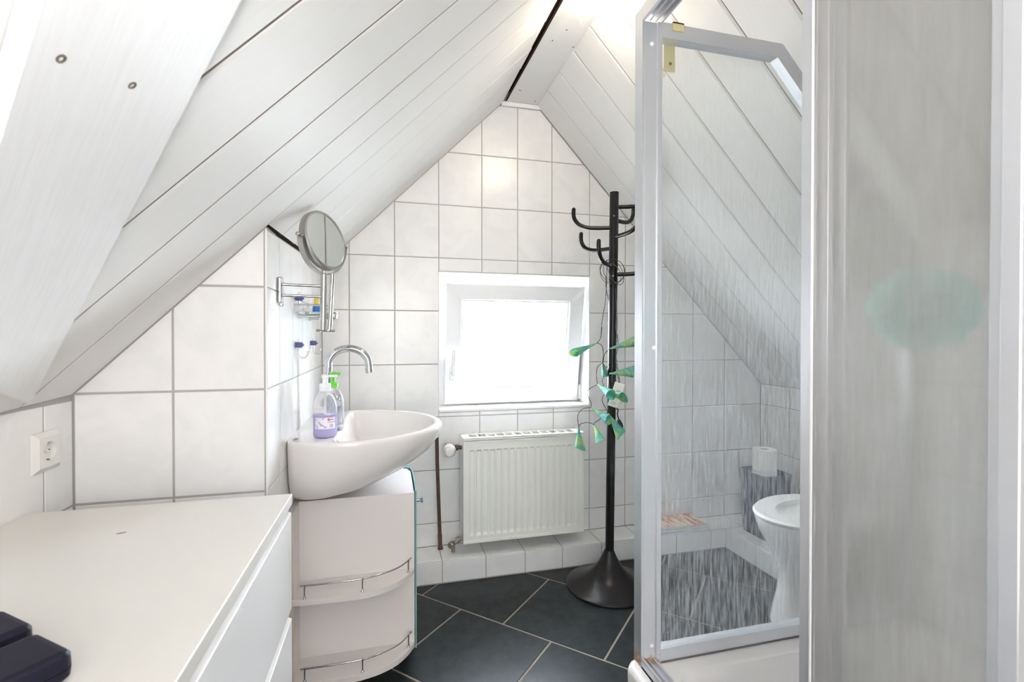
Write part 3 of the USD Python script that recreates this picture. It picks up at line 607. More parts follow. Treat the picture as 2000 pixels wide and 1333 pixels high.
def on_cyl(m2, c, r, th0, z0):
    """flat print in xy wrapped round a bottle of radius r (x along the girth, th0 the bearing it starts from)"""
    v, f = arr(m2); v, f = trimesh.remesh.subdivide_to_size(v, f, .004); th_ = th0 + v[:, 0] / r; R_ = r + v[:, 2]
    return np.stack([c[0] + R_ * np.cos(th_), c[1] + R_ * np.sin(th_), z0 + v[:, 1]], 1), f
bc = (BX + .100, 1.548, BZ)
bot = thing('soap_bottle', 'clear pump bottle of lilac lavender soap standing on the near rim of the washbasin', 'soap bottle', bc)
pr = [(.030, 0), (.0335, .004), (.0345, .012), (.0345, .088), (.033, .100), (.029, .113), (.0225, .126), (.016, .133), (.0135, .136), (.0135, .142)]
part(bot, 'bottle', lathe(pr, bc, n=40), M_clearplastic, smooth=50)
part(bot, 'soap', lathe([(.029, .002), (.0325, .006), (.0334, .014), (.0334, .068), (.001, .0685)], bc, n=40), M_lilac, smooth=40)
pump = part(bot, 'pump_head', cat(lathe([(.0165, .138), (.017, .141), (.017, .158), (.015, .161), (.0085, .162), (.0085, .176), (.011, .178), (.011, .186), (.008, .188)], bc, n=28), rbox(bc[0] - .006, bc[0] + .034, bc[1] - .006, bc[1] + .006, bc[2] + .179, bc[2] + .187, .0035)), P('milky_plastic', (.86, .88, .90), .35), smooth=40)
part(pump, 'dip_tube', tube([(bc[0], bc[1], bc[2] + .01), (bc[0], bc[1], bc[2] + .14)], .0028, 8), M_white)
facing = math.atan2(-bc[1], -bc[0])                                     # bearing of the lens from the bottle
lw = .062; t0 = facing - lw / 2 / .0348
lab = part(bot, 'label', on_cyl(bx(0, lw, 0, .034, 0, .0003), bc, .0348, t0, BZ + .028), M_labelwhite, smooth=30)
prints = []
def sprig(x, y, a, n=5, s=1.):
    for i in range(n):
        t = i * .0033 * s; px, py = x + t * math.cos(a), y + t * math.sin(a)
        for q in (-1, 1): prints.append(trimesh.creation.extrude_polygon(affinity.rotate(affinity.scale(Point(px + q * .0013 * math.sin(a), py - q * .0013 * math.cos(a)).buffer(1, 6), .0018 * s, .0010 * s), math.degrees(a) + q * 35), .0003, engine='earcut'))
sprig(.012, .021, -.9); sprig(.020, .013, -.55); sprig(.004, .012, -1.1, 4); sprig(.024, .030, .9, 4); sprig(.003, .026, .4, 3, .7); sprig(.030, .004, .25, 3, .8)
part(lab, 'printed_lavender', on_cyl(cat(*prints), bc, .0352, t0, BZ + .028), M_lilacprint)
tm = meshkit.text_mesh('LAVENDEL', .0042, .0003)
part(lab, 'lettering', on_cyl(shift(tm, (.036, .0175, 0)), bc, .0352, t0, BZ + .028), M_lilacprint)
part(lab, 'printed_lines', on_cyl(cat(*[bx(.044 + .001 * (i % 2), .056 - .0015 * (i % 3), .0045 + .0024 * i, .0055 + .0024 * i, 0, .0003) for i in range(4)]), bc, .0352, t0, BZ + .028), M_ink)
disc = Point(.0415, .0275).buffer(.0038, 16)
kk = Polygon([(.0402, .0275), (.0428, .0300), (.0436, .0292), (.0418, .0275), (.0436, .0258), (.0428, .0250)])
part(lab, 'logo', on_cyl(cat(trimesh.creation.extrude_polygon(disc.difference(kk), .0003, engine='earcut'), *[bx(.0468 + .0022 * i, .0484 + .0022 * i, .0262, .0286 - .0006 * (i % 2), 0, .0003) for i in range(5)]), bc, .0352, t0, BZ + .028), M_redprint)
b2 = (BX + .112, 1.642, BZ)
bo2 = thing('soap_bottle', 'almost empty clear bottle with a bright green pump behind the lilac soap', 'soap bottle', b2)
part(bo2, 'bottle', lathe([(.030, 0), (.034, .004), (.0345, .010), (.0345, .09), (.031, .112), (.022, .130), (.014, .138), (.013, .142)], b2, n=36), M_clearplastic, smooth=50)
part(bo2, 'pump_head', cat(lathe([(.0155, .138), (.016, .141), (.016, .152), (.012, .156), (.0075, .157), (.0075, .174), (.010, .176), (.010, .186), (.007, .189)], b2, n=24), rbox(b2[0] - .006, b2[0] + .026, b2[1] - .006, b2[1] + .006, BZ + .178, BZ + .188, .004)), M_greenpump, smooth=40)

# ------------------------------------------------------------------ magnifying mirror on its wall arm
MC = np.array([-.176, 1.425, 1.354])
mir = thing('magnifying_mirror', 'round chrome magnifying mirror on a swing arm below the sloping ceiling', 'mirror', (XS, 1.42, 1.2))
part(mir, 'wall_plate', cat(rbox(XS + .0005, XS + .012, 1.392, 1.416, 1.178, 1.248, .004), rbox(XS + .0005, XS + .006, 1.417, 1.445, 1.17, 1.24, .003)), M_chrome, smooth=40)
for z in (1.228, 1.199): part(mir, 'rod', tube([(XS + .010, 1.404, z), (MC[0] - .002, 1.425, z)], .0038, 12), M_chrome, smooth=40)
px_ = MC[0] - .002
part(mir, 'post', tube([(px_, 1.425, 1.104), (px_ + .002, 1.425, 1.262)], .0088, 22), M_steel, smooth=40)
part(mir, 'post', cat(tube([(px_ + .0165, 1.43, 1.104), (px_ + .024, 1.432, 1.264)], .0062, 16), lathe([(.014, 0), (.016, .002), (.014, .005)], (px_ + .006, 1.427, 1.1015), n=20), tube([(px_ - .018, 1.425, 1.105), (px_ + .03, 1.43, 1.104)], .0035, 8)), M_steel, smooth=40)
part(mir, 'stem', tube([(px_ + .002, 1.425, 1.258), (px_ + .003, 1.425, 1.272)], .0052, 14), M_chrome, smooth=40)
view = EYE - MC; view /= np.linalg.norm(view)
imr, imu = np.cross([0, 0, 1.], view), None
imr /= np.linalg.norm(imr); imu = np.cross(view, imr)
minor = .93 * imr + .36 * imu; a_ = math.radians(55)
nm = view * math.cos(a_) + minor * math.sin(a_)
pv = np.cross(nm, [0, 0, 1.]); pv = pv / np.linalg.norm(pv); up_ = np.cross(pv, nm)
rM = .083
rim = lathe([(rM - .002, -.011), (rM, -.008), (rM, .008), (rM - .002, .011), (rM - .007, .011), (rM - .0075, .009)], MC, nm, 72)
part(mir, 'rim', rim, M_steel, smooth=40)
part(mir, 'mirror_glass', lathe([(rM - .007, .0082), (rM - .0075, .0092)], MC, nm, 72), M_mirror)
yk = [MC + (rM + .009) * (pv * math.cos(t) + np.array([0, 0, 1.]) * math.sin(t)) for t in np.linspace(math.pi, 2 * math.pi, 40)]
yv, yf = [], []
for q in yk:
    d = (q - MC) / np.linalg.norm(q - MC); wv = np.cross(pv, [0, 0, 1.])
    yv += [q + wv * .008 - d * .001, q - wv * .008 - d * .001, q - wv * .008 + d * .001, q + wv * .008 + d * .001]
for i in range(len(yk) - 1):
    for j in range(4): p, q = i * 4 + j, i * 4 + (j + 1) % 4; yf += [(p, q, q + 4), (p, q + 4, p + 4)]
part(mir, 'yoke', (np.array(yv), np.array(yf)), M_steel, smooth=40)
for s in (-1, 1): part(mir, 'pivot', cat(tube([MC + pv * s * (rM - .001), MC + pv * s * (rM + .012)], .003, 10), trimesh.creation.icosphere(2, .0062).apply_translation(MC + pv * s * (rM + .015))), M_chrome, smooth=60)

# ------------------------------------------------------------------ blue wall hooks, corner shelf and small bottle
def blue_hook(y, z, label):
    k = thing('wall_hook', label, 'hook', (XS + .0006, y, z), 'blue wall hooks by the washbasin')
    return k
hk = blue_hook(1.65, 1.062, 'blue stick-on chrome hook on the side wall, nearer one of the lower pair')
X0 = XS + .0006
pl = Polygon([(0, -.0085), (.017, -.0095), (.025, -.001), (.017, .0085), (0, .0085)])
bh = part(hk, 'mount', extrude(pl, .019, (X0, 1.6595, 1.062), (1, 0, 0), (0, 0, 1)), M_navyplastic)
part(hk, 'hook', tube(spline([(X0 + .010, 1.65, 1.080), (X0 + .010, 1.65, 1.05), (X0 + .0105, 1.65, 1.032), (X0 + .016, 1.65, 1.022), (X0 + .026, 1.65, 1.021), (X0 + .034, 1.65, 1.028), (X0 + .038, 1.65, 1.042)], 6), .0024, 10), M_steel, smooth=50)
for y, z, lb in ((1.955, 1.064, 'blue stick-on chrome hook on the side wall, farther one of the lower pair'), (1.655, 1.212, 'blue stick-on chrome hook just above the glass wall shelf')):
    p = free('/World', 'wall_hook'); x = UsdGeom.Xform.Define(stage, p); x.AddTranslateOp().Set(Gf.Vec3d(X0, y, z))
    x.GetPrim().GetReferences().AddInternalReference(hk.GetPath()); x.GetPrim().SetInstanceable(True)
    tag(x.GetPrim(), lb, 'hook', 'blue wall hooks by the washbasin')
sh = thing('wall_shelf', 'small green glass wall shelf with a chrome rail behind the mirror arm', 'shelf', (XS, 1.81, 1.16))
part(sh, 'shelf_board', extrude(sbox(XS + .002, 1.635, XS + .092, 1.985).buffer(-.012).buffer(.012), .007, (0, 0, 1.160)), M_shelfglass)
rl = [(XS + .001, 1.628, 1.189), (XS + .085, 1.628, 1.187), (XS + .097, 1.64, 1.186), (XS + .097, 1.8, 1.183), (XS + .097, 1.975, 1.181), (XS + .085, 1.992, 1.181), (XS + .001, 1.992, 1.184)]
part(sh, 'rail', tube(spline(rl, 5), .0032, 10), M_chrome, smooth=50)
for y in (1.70, 1.92): part(sh, 'bracket', cat(tube([(XS + .001, y, 1.155), (XS + .094, y, 1.157)], .004, 10), tube([(XS + .096, y, 1.156), (XS + .097, y, 1.183)], .0045, 10), lathe([(.009, 0), (.009, .006)], (XS + .0005, y, 1.157), (1, 0, 0), 16)), M_chrome, smooth=40)
tb = thing('toiletry_bottle', 'tiny blue bottle with a yellow cap on the glass wall shelf', 'bottle', (XS + .04, 1.82, 1.167))
part(tb, 'bottle', lathe([(.010, 0), (.0135, .002), (.0135, .026), (.010, .033), (.006, .036)], (XS + .04, 1.82, 1.167), n=20), M_blueplastic, smooth=40)
part(tb, 'cap', lathe([(.0085, .034), (.0085, .055), (.006, .057)], (XS + .04, 1.82, 1.167), n=16), M_yellowplastic, smooth=40)

# ------------------------------------------------------------------ power socket
so = thing('power_socket', 'square white power socket on the knee wall above the dresser', 'socket', (XK, 1.19, .852))
sc = Polygon([(-.0405, -.0405), (.0405, -.0405), (.0405, .0405), (-.0405, .0405)])
Oq, Uq, Vq = np.array([XK + .0004, 1.1895, .8525]), np.array([0, 1., 0]), np.array([0, 0, 1.])
hole_ = Point(0, 0).buffer(.0195, 24)
lo = np.array(sc.exterior.coords)[:-1]
fp = [Oq + Uq * a + Vq * b + np.array([d, 0, 0]) for q, d in ((1, 0), (1, .003), (.76, .010)) for a, b in lo * q]
plate = m3.Manifold.hull_points(np.array(fp)) - m3.Manifold.cylinder(.03, .0195, .0195, 40).rotate((0, 90, 0)).translate((float(Oq[0]) + .0025, float(Oq[1]), float(Oq[2])))
part(so, 'cover_plate', plate, M_white)
part(so, 'insert', cat(lathe([(.0193, 0), (.0193, .0012)], Oq + [.0012, 0, 0], (1, 0, 0), 32), bx(Oq[0] + .002, Oq[0] + .0075, Oq[1] - .0045, Oq[1] + .0045, Oq[2] - .0012, Oq[2] + .0012)), M_white)
for s in (-1, 1): part(so, 'pin_hole', lathe([(.0026, 0), (.0026, .0003)], Oq + [.0025, s * .0095, 0], (1, 0, 0), 12), M_void)
for s in (-1, 1): part(so, 'earth_contact', bx(Oq[0] + .0025, Oq[0] + .008, Oq[1] - .0022, Oq[1] + .0022, Oq[2] + s * .0175 - .0012, Oq[2] + s * .0175 + .0012), M_brass)

# ------------------------------------------------------------------ dresser and cases
DX0, DX1, DY0, DY1, DZ = XK + .001, -.2075, .335, 1.142, .7415
dr = thing('dresser', 'white chest of drawers with plain handleless fronts under the slope', 'dresser', (-.45, .74, 0))
part(dr, 'top', bx(DX0, DX1, DY0, DY1, DZ - .0235, DZ, .0012), M_lam)
part(dr, 'body', cat(bx(DX0, DX1 - .020, DY0 + .001, DY0 + .017, 0, DZ - .024), bx(DX0, DX1 - .020, DY1 - .017, DY1 - .001, 0, DZ - .024), bx(DX0, DX0 + .006, DY0 + .01, DY1 - .01, .03, DZ - .024), bx(DX1 - .036, DX1 - .0203, DY0 + .01, DY1 - .01, .01, DZ - .024)), M_front)
for z0, z1 in ((.489, .700), (.249, .466), (.012, .226)):
    pts = np.array([(DX1 - .002, z0), (DX1 - .002, z1 - .001), (DX1 - .003, z1), (DX1 - .012, z1 + .004), (DX1 - .0195, z1 + .006), (DX1 - .0195, z0)])
    part(dr, 'drawer_front', extrude(Polygon(pts), (DY1 - .001) - (DY0 + .001), (0, DY1 - .001, 0), (1, 0, 0), (0, 0, 1)), M_front)
d = ray(237, 1042); c = EYE + d * (DZ - EYE[2]) / d[2]
part(dr, 'scuff_mark', extrude(affinity.rotate(affinity.scale(Point(0, 0).buffer(1, 6), .0075, .0028), 20), .0004, (c[0], c[1], DZ)), P('scuff', (.22, .2, .19), .6))

def hard_case(c, L, W, Hh, rotz, label):
    k = thing('glasses_case', label, 'case', (c[0], c[1], DZ), 'dark navy cases on the dresser')
    n = 28; out = Polygon([(-L / 2, -W / 2), (L / 2, -W / 2), (L / 2, W / 2), (-L / 2, W / 2)]).buffer(-.010).buffer(.010, 10)
    e = np.array(out.exterior.coords)[:-1]
    def body(z, ins): q = np.array(out.buffer(-ins).exterior.coords)[:-1] if ins > 0 else e; return np.c_[q, np.full(len(q), z)]
    a = math.radians(rotz); R = np.array([[math.cos(a), -math.sin(a), 0], [math.sin(a), math.cos(a), 0], [0, 0, 1]])
    def mk(*lv): return m3.Manifold.hull_points(np.vstack([body(z, i) for z, i in lv]) @ R.T + np.array([c[0], c[1], DZ]))
    part(k, 'base', mk((.0005, .006), (.005, .001), (Hh * .42, 0)), M_case, smooth=30)
    part(k, 'hinge_seam', mk((Hh * .42, .0015), (Hh * .47, .0015)), M_void)
    part(k, 'lid', mk((Hh * .47, 0), (Hh * .85, .0006), (Hh * .96, .003), (Hh, .008)), M_case, smooth=30)
    return k
hard_case((-.386, .536), .16, .075, .031, 51.9, 'dark navy hard case with rounded lid, nearer of two on the dresser')
hard_case((-.455, .598), .16, .075, .031, 51.9, 'dark navy hard case lying behind the nearer one on the dresser')

# ------------------------------------------------------------------ vanity cabinet below the basin
VY = 1.606
van = thing('vanity_cabinet', 'white vanity cabinet with rounded end shelves and chrome rails below the washbasin', 'cabinet', (-.1, 1.7, 0))
wx = XS + .001
wb = Polygon([(1.508, .03), (1.94, .03), (1.94, .574), (1.508, .574)])
bp_ = part(van, 'wall_panel', extrude(wb, .016, (wx, 0, 0), (0, 1, 0), (0, 0, 1)), M_van)
part(bp_, 'edge_band', bx(wx + .0002, wx + .0158, 1.5073, 1.5081, .03, .574), M_vanedge, label='darker worn edge band')
part(van, 'end_panel', bx(wx + .016, .0795, VY, VY + .016, .066, .574), M_van)
part(van, 'end_panel', bx(wx + .016, .020, 1.924, 1.94, .066, .574), M_van)
top_o = Polygon([(wx + .016, VY + .0165), (.0785, VY + .0165), (.0785, 1.865), (.066, 1.91), (.02, 1.9235), (wx + .016, 1.9235)])
part(van, 'cabinet_top', extrude(top_o, .016, (0, 0, .5575)), M_van)
part(van, 'cabinet_floor', extrude(top_o, .016, (0, 0, .068)), M_van)
dcurve = [(.0815, VY - .002), (.0825, 1.70), (.083, 1.80)] + [(.0815 - .062 * (1 - math.cos(a)), 1.86 + .078 * math.sin(a)) for a in np.linspace(0, math.pi / 2, 9)]
dcurve = np.array(dcurve); tn = np.gradient(dcurve, axis=0); tn /= np.linalg.norm(tn, axis=1, keepdims=True); no = np.c_[tn[:, 1], -tn[:, 0]]
door = part(van, 'glass_door', extrude(Polygon(np.vstack([dcurve, (dcurve + no * .005)[::-1]])), .518, (0, 0, .0605)), M_teal, label='curved green-edged glass door')
part(door, 'knob', lathe([(.0045, 0), (.0045, .013), (.0055, .014), (.0098, .017), (.0105, .0195), (.008, .022)], (.0875, 1.645, .535), (1, 0, 0), 24), M_chrome, smooth=40)
part(van, 'plinth', bx(wx + .03, .03, 1.63, 1.90, 0, .0675), M_van)
def shelf_poly(x1):
    a = wx + .016
    q = [(a, VY), (a, 1.489), (-.20, 1.484), (-.13, 1.480)] + [tuple(p) for p in spline([(-.085, 1.481), (-.03, 1.495), (.02, 1.522), (.055, 1.560), (x1 - .004, VY - .014)], 6)] + [(x1, VY)]
    return Polygon(q)
for z in (.3255, .0825):
    s_ = part(van, 'shelf', extrude(shelf_poly(.078), .0165, (0, 0, z - .0165)), M_van)
    z += .0
    rp_ = spline([(-.252, 1.494, z + .038), (-.16, 1.4915, z + .038), (-.08, 1.4945, z + .038), (-.02, 1.512, z + .038), (.03, 1.543, z + .038), (.068, 1.596, z + .038)], 8)
    r_ = part(van, 'rail', tube(rp_, .0026, 10), M_chrome, smooth=50)
    for x, y in ((-.240, 1.4938), (-.079, 1.4946), (.0585, 1.579)):
        part(r_, 'post', lathe([(.0052, 0), (.005, .002), (.0026, .005), (.0022, .009), (.0022, .034), (.0034, .0375), (.003, .040)], (x, y, z), n=14), M_chrome, smooth=40)

# ------------------------------------------------------------------ shower
SXW, SY1 = .589, 1.04
tray = thing('shower_tray', 'raised white shower tray with rounded rim under the glass enclosure', 'shower tray', (1.0, .7, 0))
TX0, TX1, TY0, TY1, TZ = .563, 1.469, .3255, 1.085, .285
def rrect(x0, x1, y0, y1, r, n=8): return np.array(sbox(x0, y0, x1, y1).buffer(-r).buffer(r, n).exterior.coords)[:-1]
def loft(rings):
    n = len(rings[0]); V = np.vstack(rings); F = []
    for i in range(len(rings) - 1):
        for j in range(n): p, q = i * n + j, i * n + (j + 1) % n; F += [(p, q, q + n), (p, q + n, p + n)]
    for base, fl in ((0, 1), ((len(rings) - 1) * n, 0)):
        for j in range(1, n - 1): F.append((base, base + j + 1, base + j) if fl else (base, base + j, base + j + 1))
    m = trimesh.Trimesh(V, np.array(F), process=False); trimesh.repair.fix_normals(m); return arr(m)
def rr(ins, z, r): return np.c_[rrect(TX0 + ins, TX1 - ins, TY0 + ins, TY1 - ins, r), np.full(36, z)]
try:
    part(tray, 'basin', loft([rr(.006, 0, .03), rr(.004, .20, .03), rr(0, .225, .035), rr(0, .268, .035), rr(.004, .280, .035), rr(.014, .285, .035), rr(.075, .285, .04), rr(.085, .281, .05), rr(.11, .19, .06), rr(.16, .165, .06), rr(.36, .160, .01)]), M_ceramic, smooth=50)
except ValueError:
    raise
part(tray, 'drain', lathe([(.04, .1605), (.045, .163), (.03, .165)], (1.02, .70, 0), n=28), M_chrome)

enc = thing('shower_enclosure', 'aluminium framed shower enclosure with clouded glass panel and frosted sliding doors', 'shower enclosure', (SXW, .7, TZ))
TOPZ = 1.846
po = part(enc, 'corner_post', cat(bx(SXW, SXW + .006, SY1, SY1 + .036, TZ, TOPZ + .034, .001), bx(SXW + .0045, .6365, SY1, SY1 + .034, TZ, TOPZ, .0015), bx(.6275, .6405, SY1 - .004, SY1 + .03, TZ, TOPZ, .001), bx(SXW - .0006, SXW + .0008, SY1 - .001, SY1 + .004, TZ, TOPZ + .002)), M_post)
for x, y in ((1273, 86), (1276.5, 680), (1272.5, 1262)):
    part(po, 'screw_cap', lathe([(.0052, 0), (.005, .0015), (.003, .0025)], at_y(x, y, SY1), (0, -1, 0), 16), M_white)
# top rail with two open tracks on its underside, bottom rail on the tray
sec = Polygon([(SXW, 0), (SXW, .036), (.642, .036), (.642, 0), (.637, 0), (.637, .018), (.626, .018), (.626, 0), (.6215, 0), (.6215, .018), (.610, .018), (.610, 0), (.6055, 0), (.6055, .018), (.5965, .018), (.5965, 0)])
part(enc, 'top_rail', extrude(sec, SY1 - .3255, (0, SY1, TOPZ), (1, 0, 0), (0, 0, 1)), M_alu)
part(enc, 'bottom_rail', cat(bx(SXW, SXW + .005, .3255, SY1 - .0005, TZ, TZ + .026, .001), bx(SXW, .636, .3255, SY1 - .0005, TZ + .0003, TZ + .008, .001), bx(.606, .609, .3255, SY1 - .001, TZ, TZ + .018), bx(.622, .625, .3255, SY1 - .001, TZ, TZ + .018)), M_alu)
part(enc, 'wall_profile', bx(SXW, .640, .3255, .3425, TZ, TOPZ, .001), M_alu)
# fixed panel facing the window, its upper corner cut to the roof slope
PX0, PX1, PZ0, PZ1 = .6405, 1.4695, TZ + .003, 1.853
def cutz(x, gap): return 1.853 - 1.062 * (x - .998) - gap
outp = Polygon([(PX0, PZ0), (PX1, PZ0), (PX1, cutz(PX1, 0)), (.998, PZ1), (PX0, PZ1)])
inp = Polygon([(PX0 + .002, PZ0 + .031), (PX1 - .03, PZ0 + .031), (PX1 - .03, cutz(PX1 - .03, .054)), (.982, PZ1 - .037), (PX0 + .002, PZ1 - .037)])
part(enc, 'panel_frame', extrude(outp.difference(inp), -.026, (0, SY1 + .004, 0), Uf, Vf), M_alu)
part(enc, 'glass_panel', extrude(outp.buffer(-.012, join_style=2), -.004, (0, SY1 + .015, 0), Uf, Vf), M_panelglass)
part(enc, 'seal_strip', bx(PX0, PX1 - .02, SY1 + .002, SY1 + .006, PZ0 - .0025, PZ0 + .001), M_gasket)
# three sliding doors pushed together at the near end
for x0, ya, yb in ((.5985, .345, .5905), (.6125, .344, .5755), (.6275, .3435, .562)):
    f_ = cat(bx(x0, x0 + .009, yb - .019, yb, TZ + .022, TOPZ + .012, .001), bx(x0, x0 + .009, ya, ya + .012, TZ + .022, TOPZ + .012, .001), bx(x0, x0 + .009, ya, yb, TZ + .022, TZ + .05, .001), bx(x0, x0 + .009, ya, yb, TOPZ - .03, TOPZ + .012, .001))
    dd = part(enc, 'sliding_door', f_, M_alu)
    part(dd, 'frosted_pane', bx(x0 + .003, x0 + .006, ya + .01, yb - .016, TZ + .045, TOPZ - .025), M_doorglass if x0 < .61 else M_panelglass)
    if x0 < .6: part(dd, 'edge_strip', bx(x0 - .0008, x0 + .0006, yb - .0215, yb - .0185, TZ + .03, TOPZ - .01), M_pvc)
hk2 = thing('rail_hook', 'cream metal hook hung over the top frame of the clouded glass panel', 'hook', (.68, SY1, 1.8))
hy = SY1 + .0035
part(hk2, "clip", cat(bx(.672, .703, SY1 + .0015, SY1 + .0035, 1.836, 1.8565), bx(.672, .703, SY1 + .0015, SY1 + .033, 1.8535, 1.8565), bx(.666, .697, SY1 + .031, SY1 + .033, 1.752, 1.8565)), M_hookcream)
part(hk2, 'screw', lathe([(.004, 0), (.003, .002)], (.684, SY1 + .031, 1.772), (0, -1, 0), 12), M_screw)
part(hk2, 'peg', cat(tube([(.669, SY1 + .033, 1.764), (.668, SY1 + .05, 1.758)], .003, 8), trimesh.creation.icosphere(2, .006).apply_translation((.668, SY1 + .051, 1.757)), trimesh.creation.icosphere(2, .006).apply_translation((.669, SY1 + .04, 1.747))), P('cream_knob', (.85, .80, .60), .3), smooth=50)

puff = thing('bath_puff', 'pale turquoise bath puff on a cord seen blurred through the frosted doors', 'bath puff', (.80, .563, 1.06))
pcx, pcy, pcz = .80, .563, 1.13
ic = trimesh.creation.icosphere(5, 1.0); d_ = np.array(ic.vertices)
rr_ = .065 * (1 + .22 * (meshkit.fbm(d_ * 5 + 9, 4) - .5) * 2) * np.array([1])[0]
part(puff, 'mesh_ball', (d_ * rr_[:, None] * np.array([1, 1, .95]) + np.array([pcx, pcy, pcz]), np.array(ic.faces)), M_puff, smooth=60)
zc_ = 1.862
part(puff, 'cord', tube([(pcx, pcy, pcz + .06), (pcx, pcy, zc_)], .004, 8), M_paper)
rod = thing('shower_rod', 'thin white rod across the shower holding the bath puff', 'rod', (1.0, pcy, zc_))
xa_, xb_ = SXW + .02, (2.979 - zc_) / 1.062 - .004
part(rod, 'rod', tube([(.6425, pcy, zc_ + .026), (xb_ - .03, pcy, zc_ + .026)], .006, 12), M_white, smooth=40)
part(rod, 'cord_hook', tube([(pcx, pcy, zc_ - .002), (pcx, pcy + .01, zc_ + .012), (pcx, pcy + .009, zc_ + .028), (pcx, pcy, zc_ + .0335), (pcx, pcy - .008, zc_ + .026)], .0016, 8), M_chrome)

# ------------------------------------------------------------------ toilet corner seen through the panel
TYc = 1.50
wc = thing('toilet', 'white ceramic toilet seen hazily through the clouded shower panel', 'toilet', (1.6, TYc, 0))
def egg(x0, x1, wy, n=48):
    x0, x1 = x0 + .035, x1 + .035; a = np.arange(n) / n * 2 * math.pi; cx, rx = (x0 + x1) / 2, (x1 - x0) / 2
    return np.c_[cx + rx * np.cos(a), TYc + wy * np.sin(a) * (1 + .12 * np.cos(a))]
def eg(x0, x1, wy, z): return np.c_[egg(x0, x1, wy), np.full(48, z)]
part(wc, 'bowl', loft([eg(1.375, 1.665, .105, 0), eg(1.38, 1.665, .10, .03), eg(1.40, 1.665, .085, .12), eg(1.405, 1.67, .085, .20), eg(1.375, 1.72, .12, .27), eg(1.335, 1.76, .165, .345), eg(1.322, 1.78, .182, .385), eg(1.322, 1.78, .182, .396), eg(1.33, 1.77, .174, .40), eg(1.37, 1.72, .132, .398), eg(1.39, 1.70, .115, .33), eg(1.44, 1.62, .06, .24)]), M_ceramic, smooth=50)
part(wc, 'seat', loft([eg(1.318, 1.775, .184, .4005), eg(1.314, 1.78, .187, .410), eg(1.322, 1.775, .180, .418), eg(1.40, 1.71, .112, .418), eg(1.405, 1.705, .107, .405), eg(1.41, 1.70, .10, .4015)]), M_white, smooth=40)
part(wc, 'connector', rbox(1.66, XR - .03, TYc - .09, TYc + .09, .102, .405, .02), M_ceramic, smooth=40)
bn = thing('paper_bin', 'dark navy box holding white toilet rolls on the right ledge behind the glass', 'box', (1.86, 2.0, .1))
e1, e2 = rrect(1.755, 1.895, 1.93, 2.09, .02), rrect(1.738, 1.908, 1.915, 2.105, .02)
part(bn, 'box', loft([np.c_[e1, np.full(36, .1005)], np.c_[e2, np.full(36, .415)], np.c_[e2 * .96 + e2.mean(0) * .04, np.full(36, .415)], np.c_[e1 * .95 + e1.mean(0) * .05, np.full(36, .108)]]), M_navycloth, smooth=30)
def roll(x, y, z, label):
    k = thing('toilet_roll', label, 'toilet roll', (x, y, z), 'toilet rolls in the navy box')
    part(k, 'paper', lathe([(.019, 0), (.054, .0008), (.055, .003), (.055, .097), (.054, .0998), (.019, .1), (.019, .0)], (x, y, z), n=36), M_paper, smooth=40)
    part(k, 'core', lathe([(.0188, .001), (.0188, .099), (.0175, .099), (.0175, .001)], (x, y, z), n=24), P('cardboard' if used.get(('c', 'b')) is None else 'cardboard_b', (.45, .36, .26), .8))
    used[('c', 'b')] = 1
roll(1.822, 2.01, .325, 'white toilet roll set lower inside the navy box')
roll(1.822, 2.01, .4255, 'white toilet roll standing highest in the navy box')
tall = thing('shampoo_bottle', 'reddish brown tall bottle beside the navy box behind the glass', 'bottle', (1.90, 1.80, .1))
part(tall, 'bottle', lathe([(.034, .0005), (.037, .006), (.037, .24), (.032, .27), (.018, .29), (.015, .30)], (1.90, 1.83, .1), n=30), M_rust, smooth=40)
part(tall, 'cap', lathe([(.017, .298), (.017, .335), (.014, .34)], (1.90, 1.83, .1), n=24), M_rust, smooth=40)
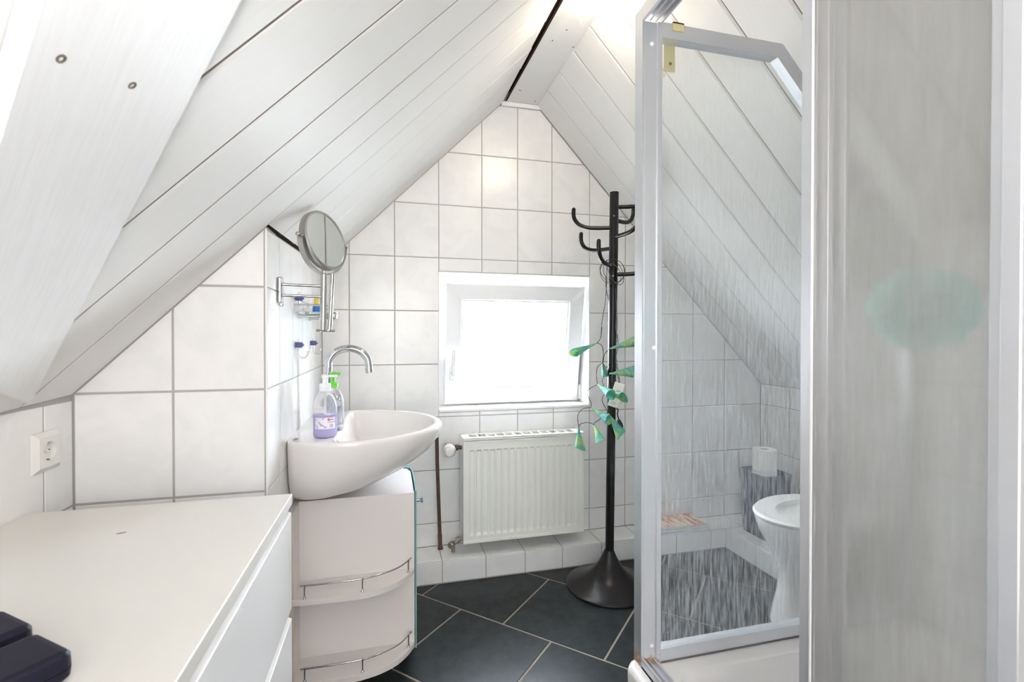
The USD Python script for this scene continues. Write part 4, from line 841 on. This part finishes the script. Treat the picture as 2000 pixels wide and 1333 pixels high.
# magazines on the ledge
mcol = [((.05, .22, .17), (.12, .35, .28)), ((.62, .58, .52), (.70, .66, .60)), ((.60, .20, .08), (.80, .45, .25)), ((.20, .30, .34), (.5, .55, .5)), ((.66, .16, .05), (.86, .70, .46))]
names_ = ['dark green magazine at the bottom of the pile on the ledge', 'pale magazine second from the bottom of the pile', 'orange magazine in the middle of the pile on the ledge', 'grey green magazine just below the topmost one', 'topmost magazine with orange and cream cover behind the glass']
z = .1003
for i, (c_, lb) in enumerate(zip(mcol, names_)):
    Mm = speckled(f'magazine_cover_{i}', c_[0], c_[1], scale=12., rough=.35, stretch=(4, 1, 1), lo=.44, hi=.54)
    k = thing('magazine', lb, 'magazine', (1.44, 2.19, z), 'magazines stacked on the far ledge')
    cover = rot_about(bx(1.295 + .006 * i, 1.575 + .004 * (i % 2), 2.118, 2.262, z + .0005, z + .0068, .0006), (1.44, 2.19, z), (0, 0, 1), [1.5, -1, .6, -.8, .4][i])
    part(k, 'cover', cover, Mm)
    pg_ = rot_about(bx(1.2945 + .006 * i, 1.5745 + .004 * (i % 2), 2.1175, 2.2615, z + .0016, z + .0057), (1.44, 2.19, z), (0, 0, 1), [1.5, -1, .6, -.8, .4][i])
    part(k, 'pages', pg_, M_paper)
    z += .0072

# ------------------------------------------------------------------ ceiling lamp under the ridge
def lamp(y, x, label, mat):
    lm = thing('ceiling_lamp', label, 'lamp', (x, y, RIDGE), 'ceiling lamps along the ridge')
    part(lm, 'base', lathe([(.050, -.014), (.052, -.012), (.052, -.0005)], (x, y, RIDGE), n=32), M_white, smooth=40)
    part(lm, 'lamp_shade', lathe([(.006, -.082), (.026, -.079), (.040, -.068), (.066, -.042), (.070, -.030), (.066, -.0145)], (x, y, RIDGE), n=40), mat, smooth=40)
lamp(1.385, .684, 'small lit opal glass lamp under the ridge board at the top of the picture', M_lamp)
lamp(-.45, .684, 'added unseen opal glass fill lamp under the ridge board behind the photographer', P('added_lamp_glass', (.9, .88, .82), .3, emission_color=(1.0, .92, .80), emission_strength=LAMP_POWER * 1.3))  # second lamp is added as fill, out of view
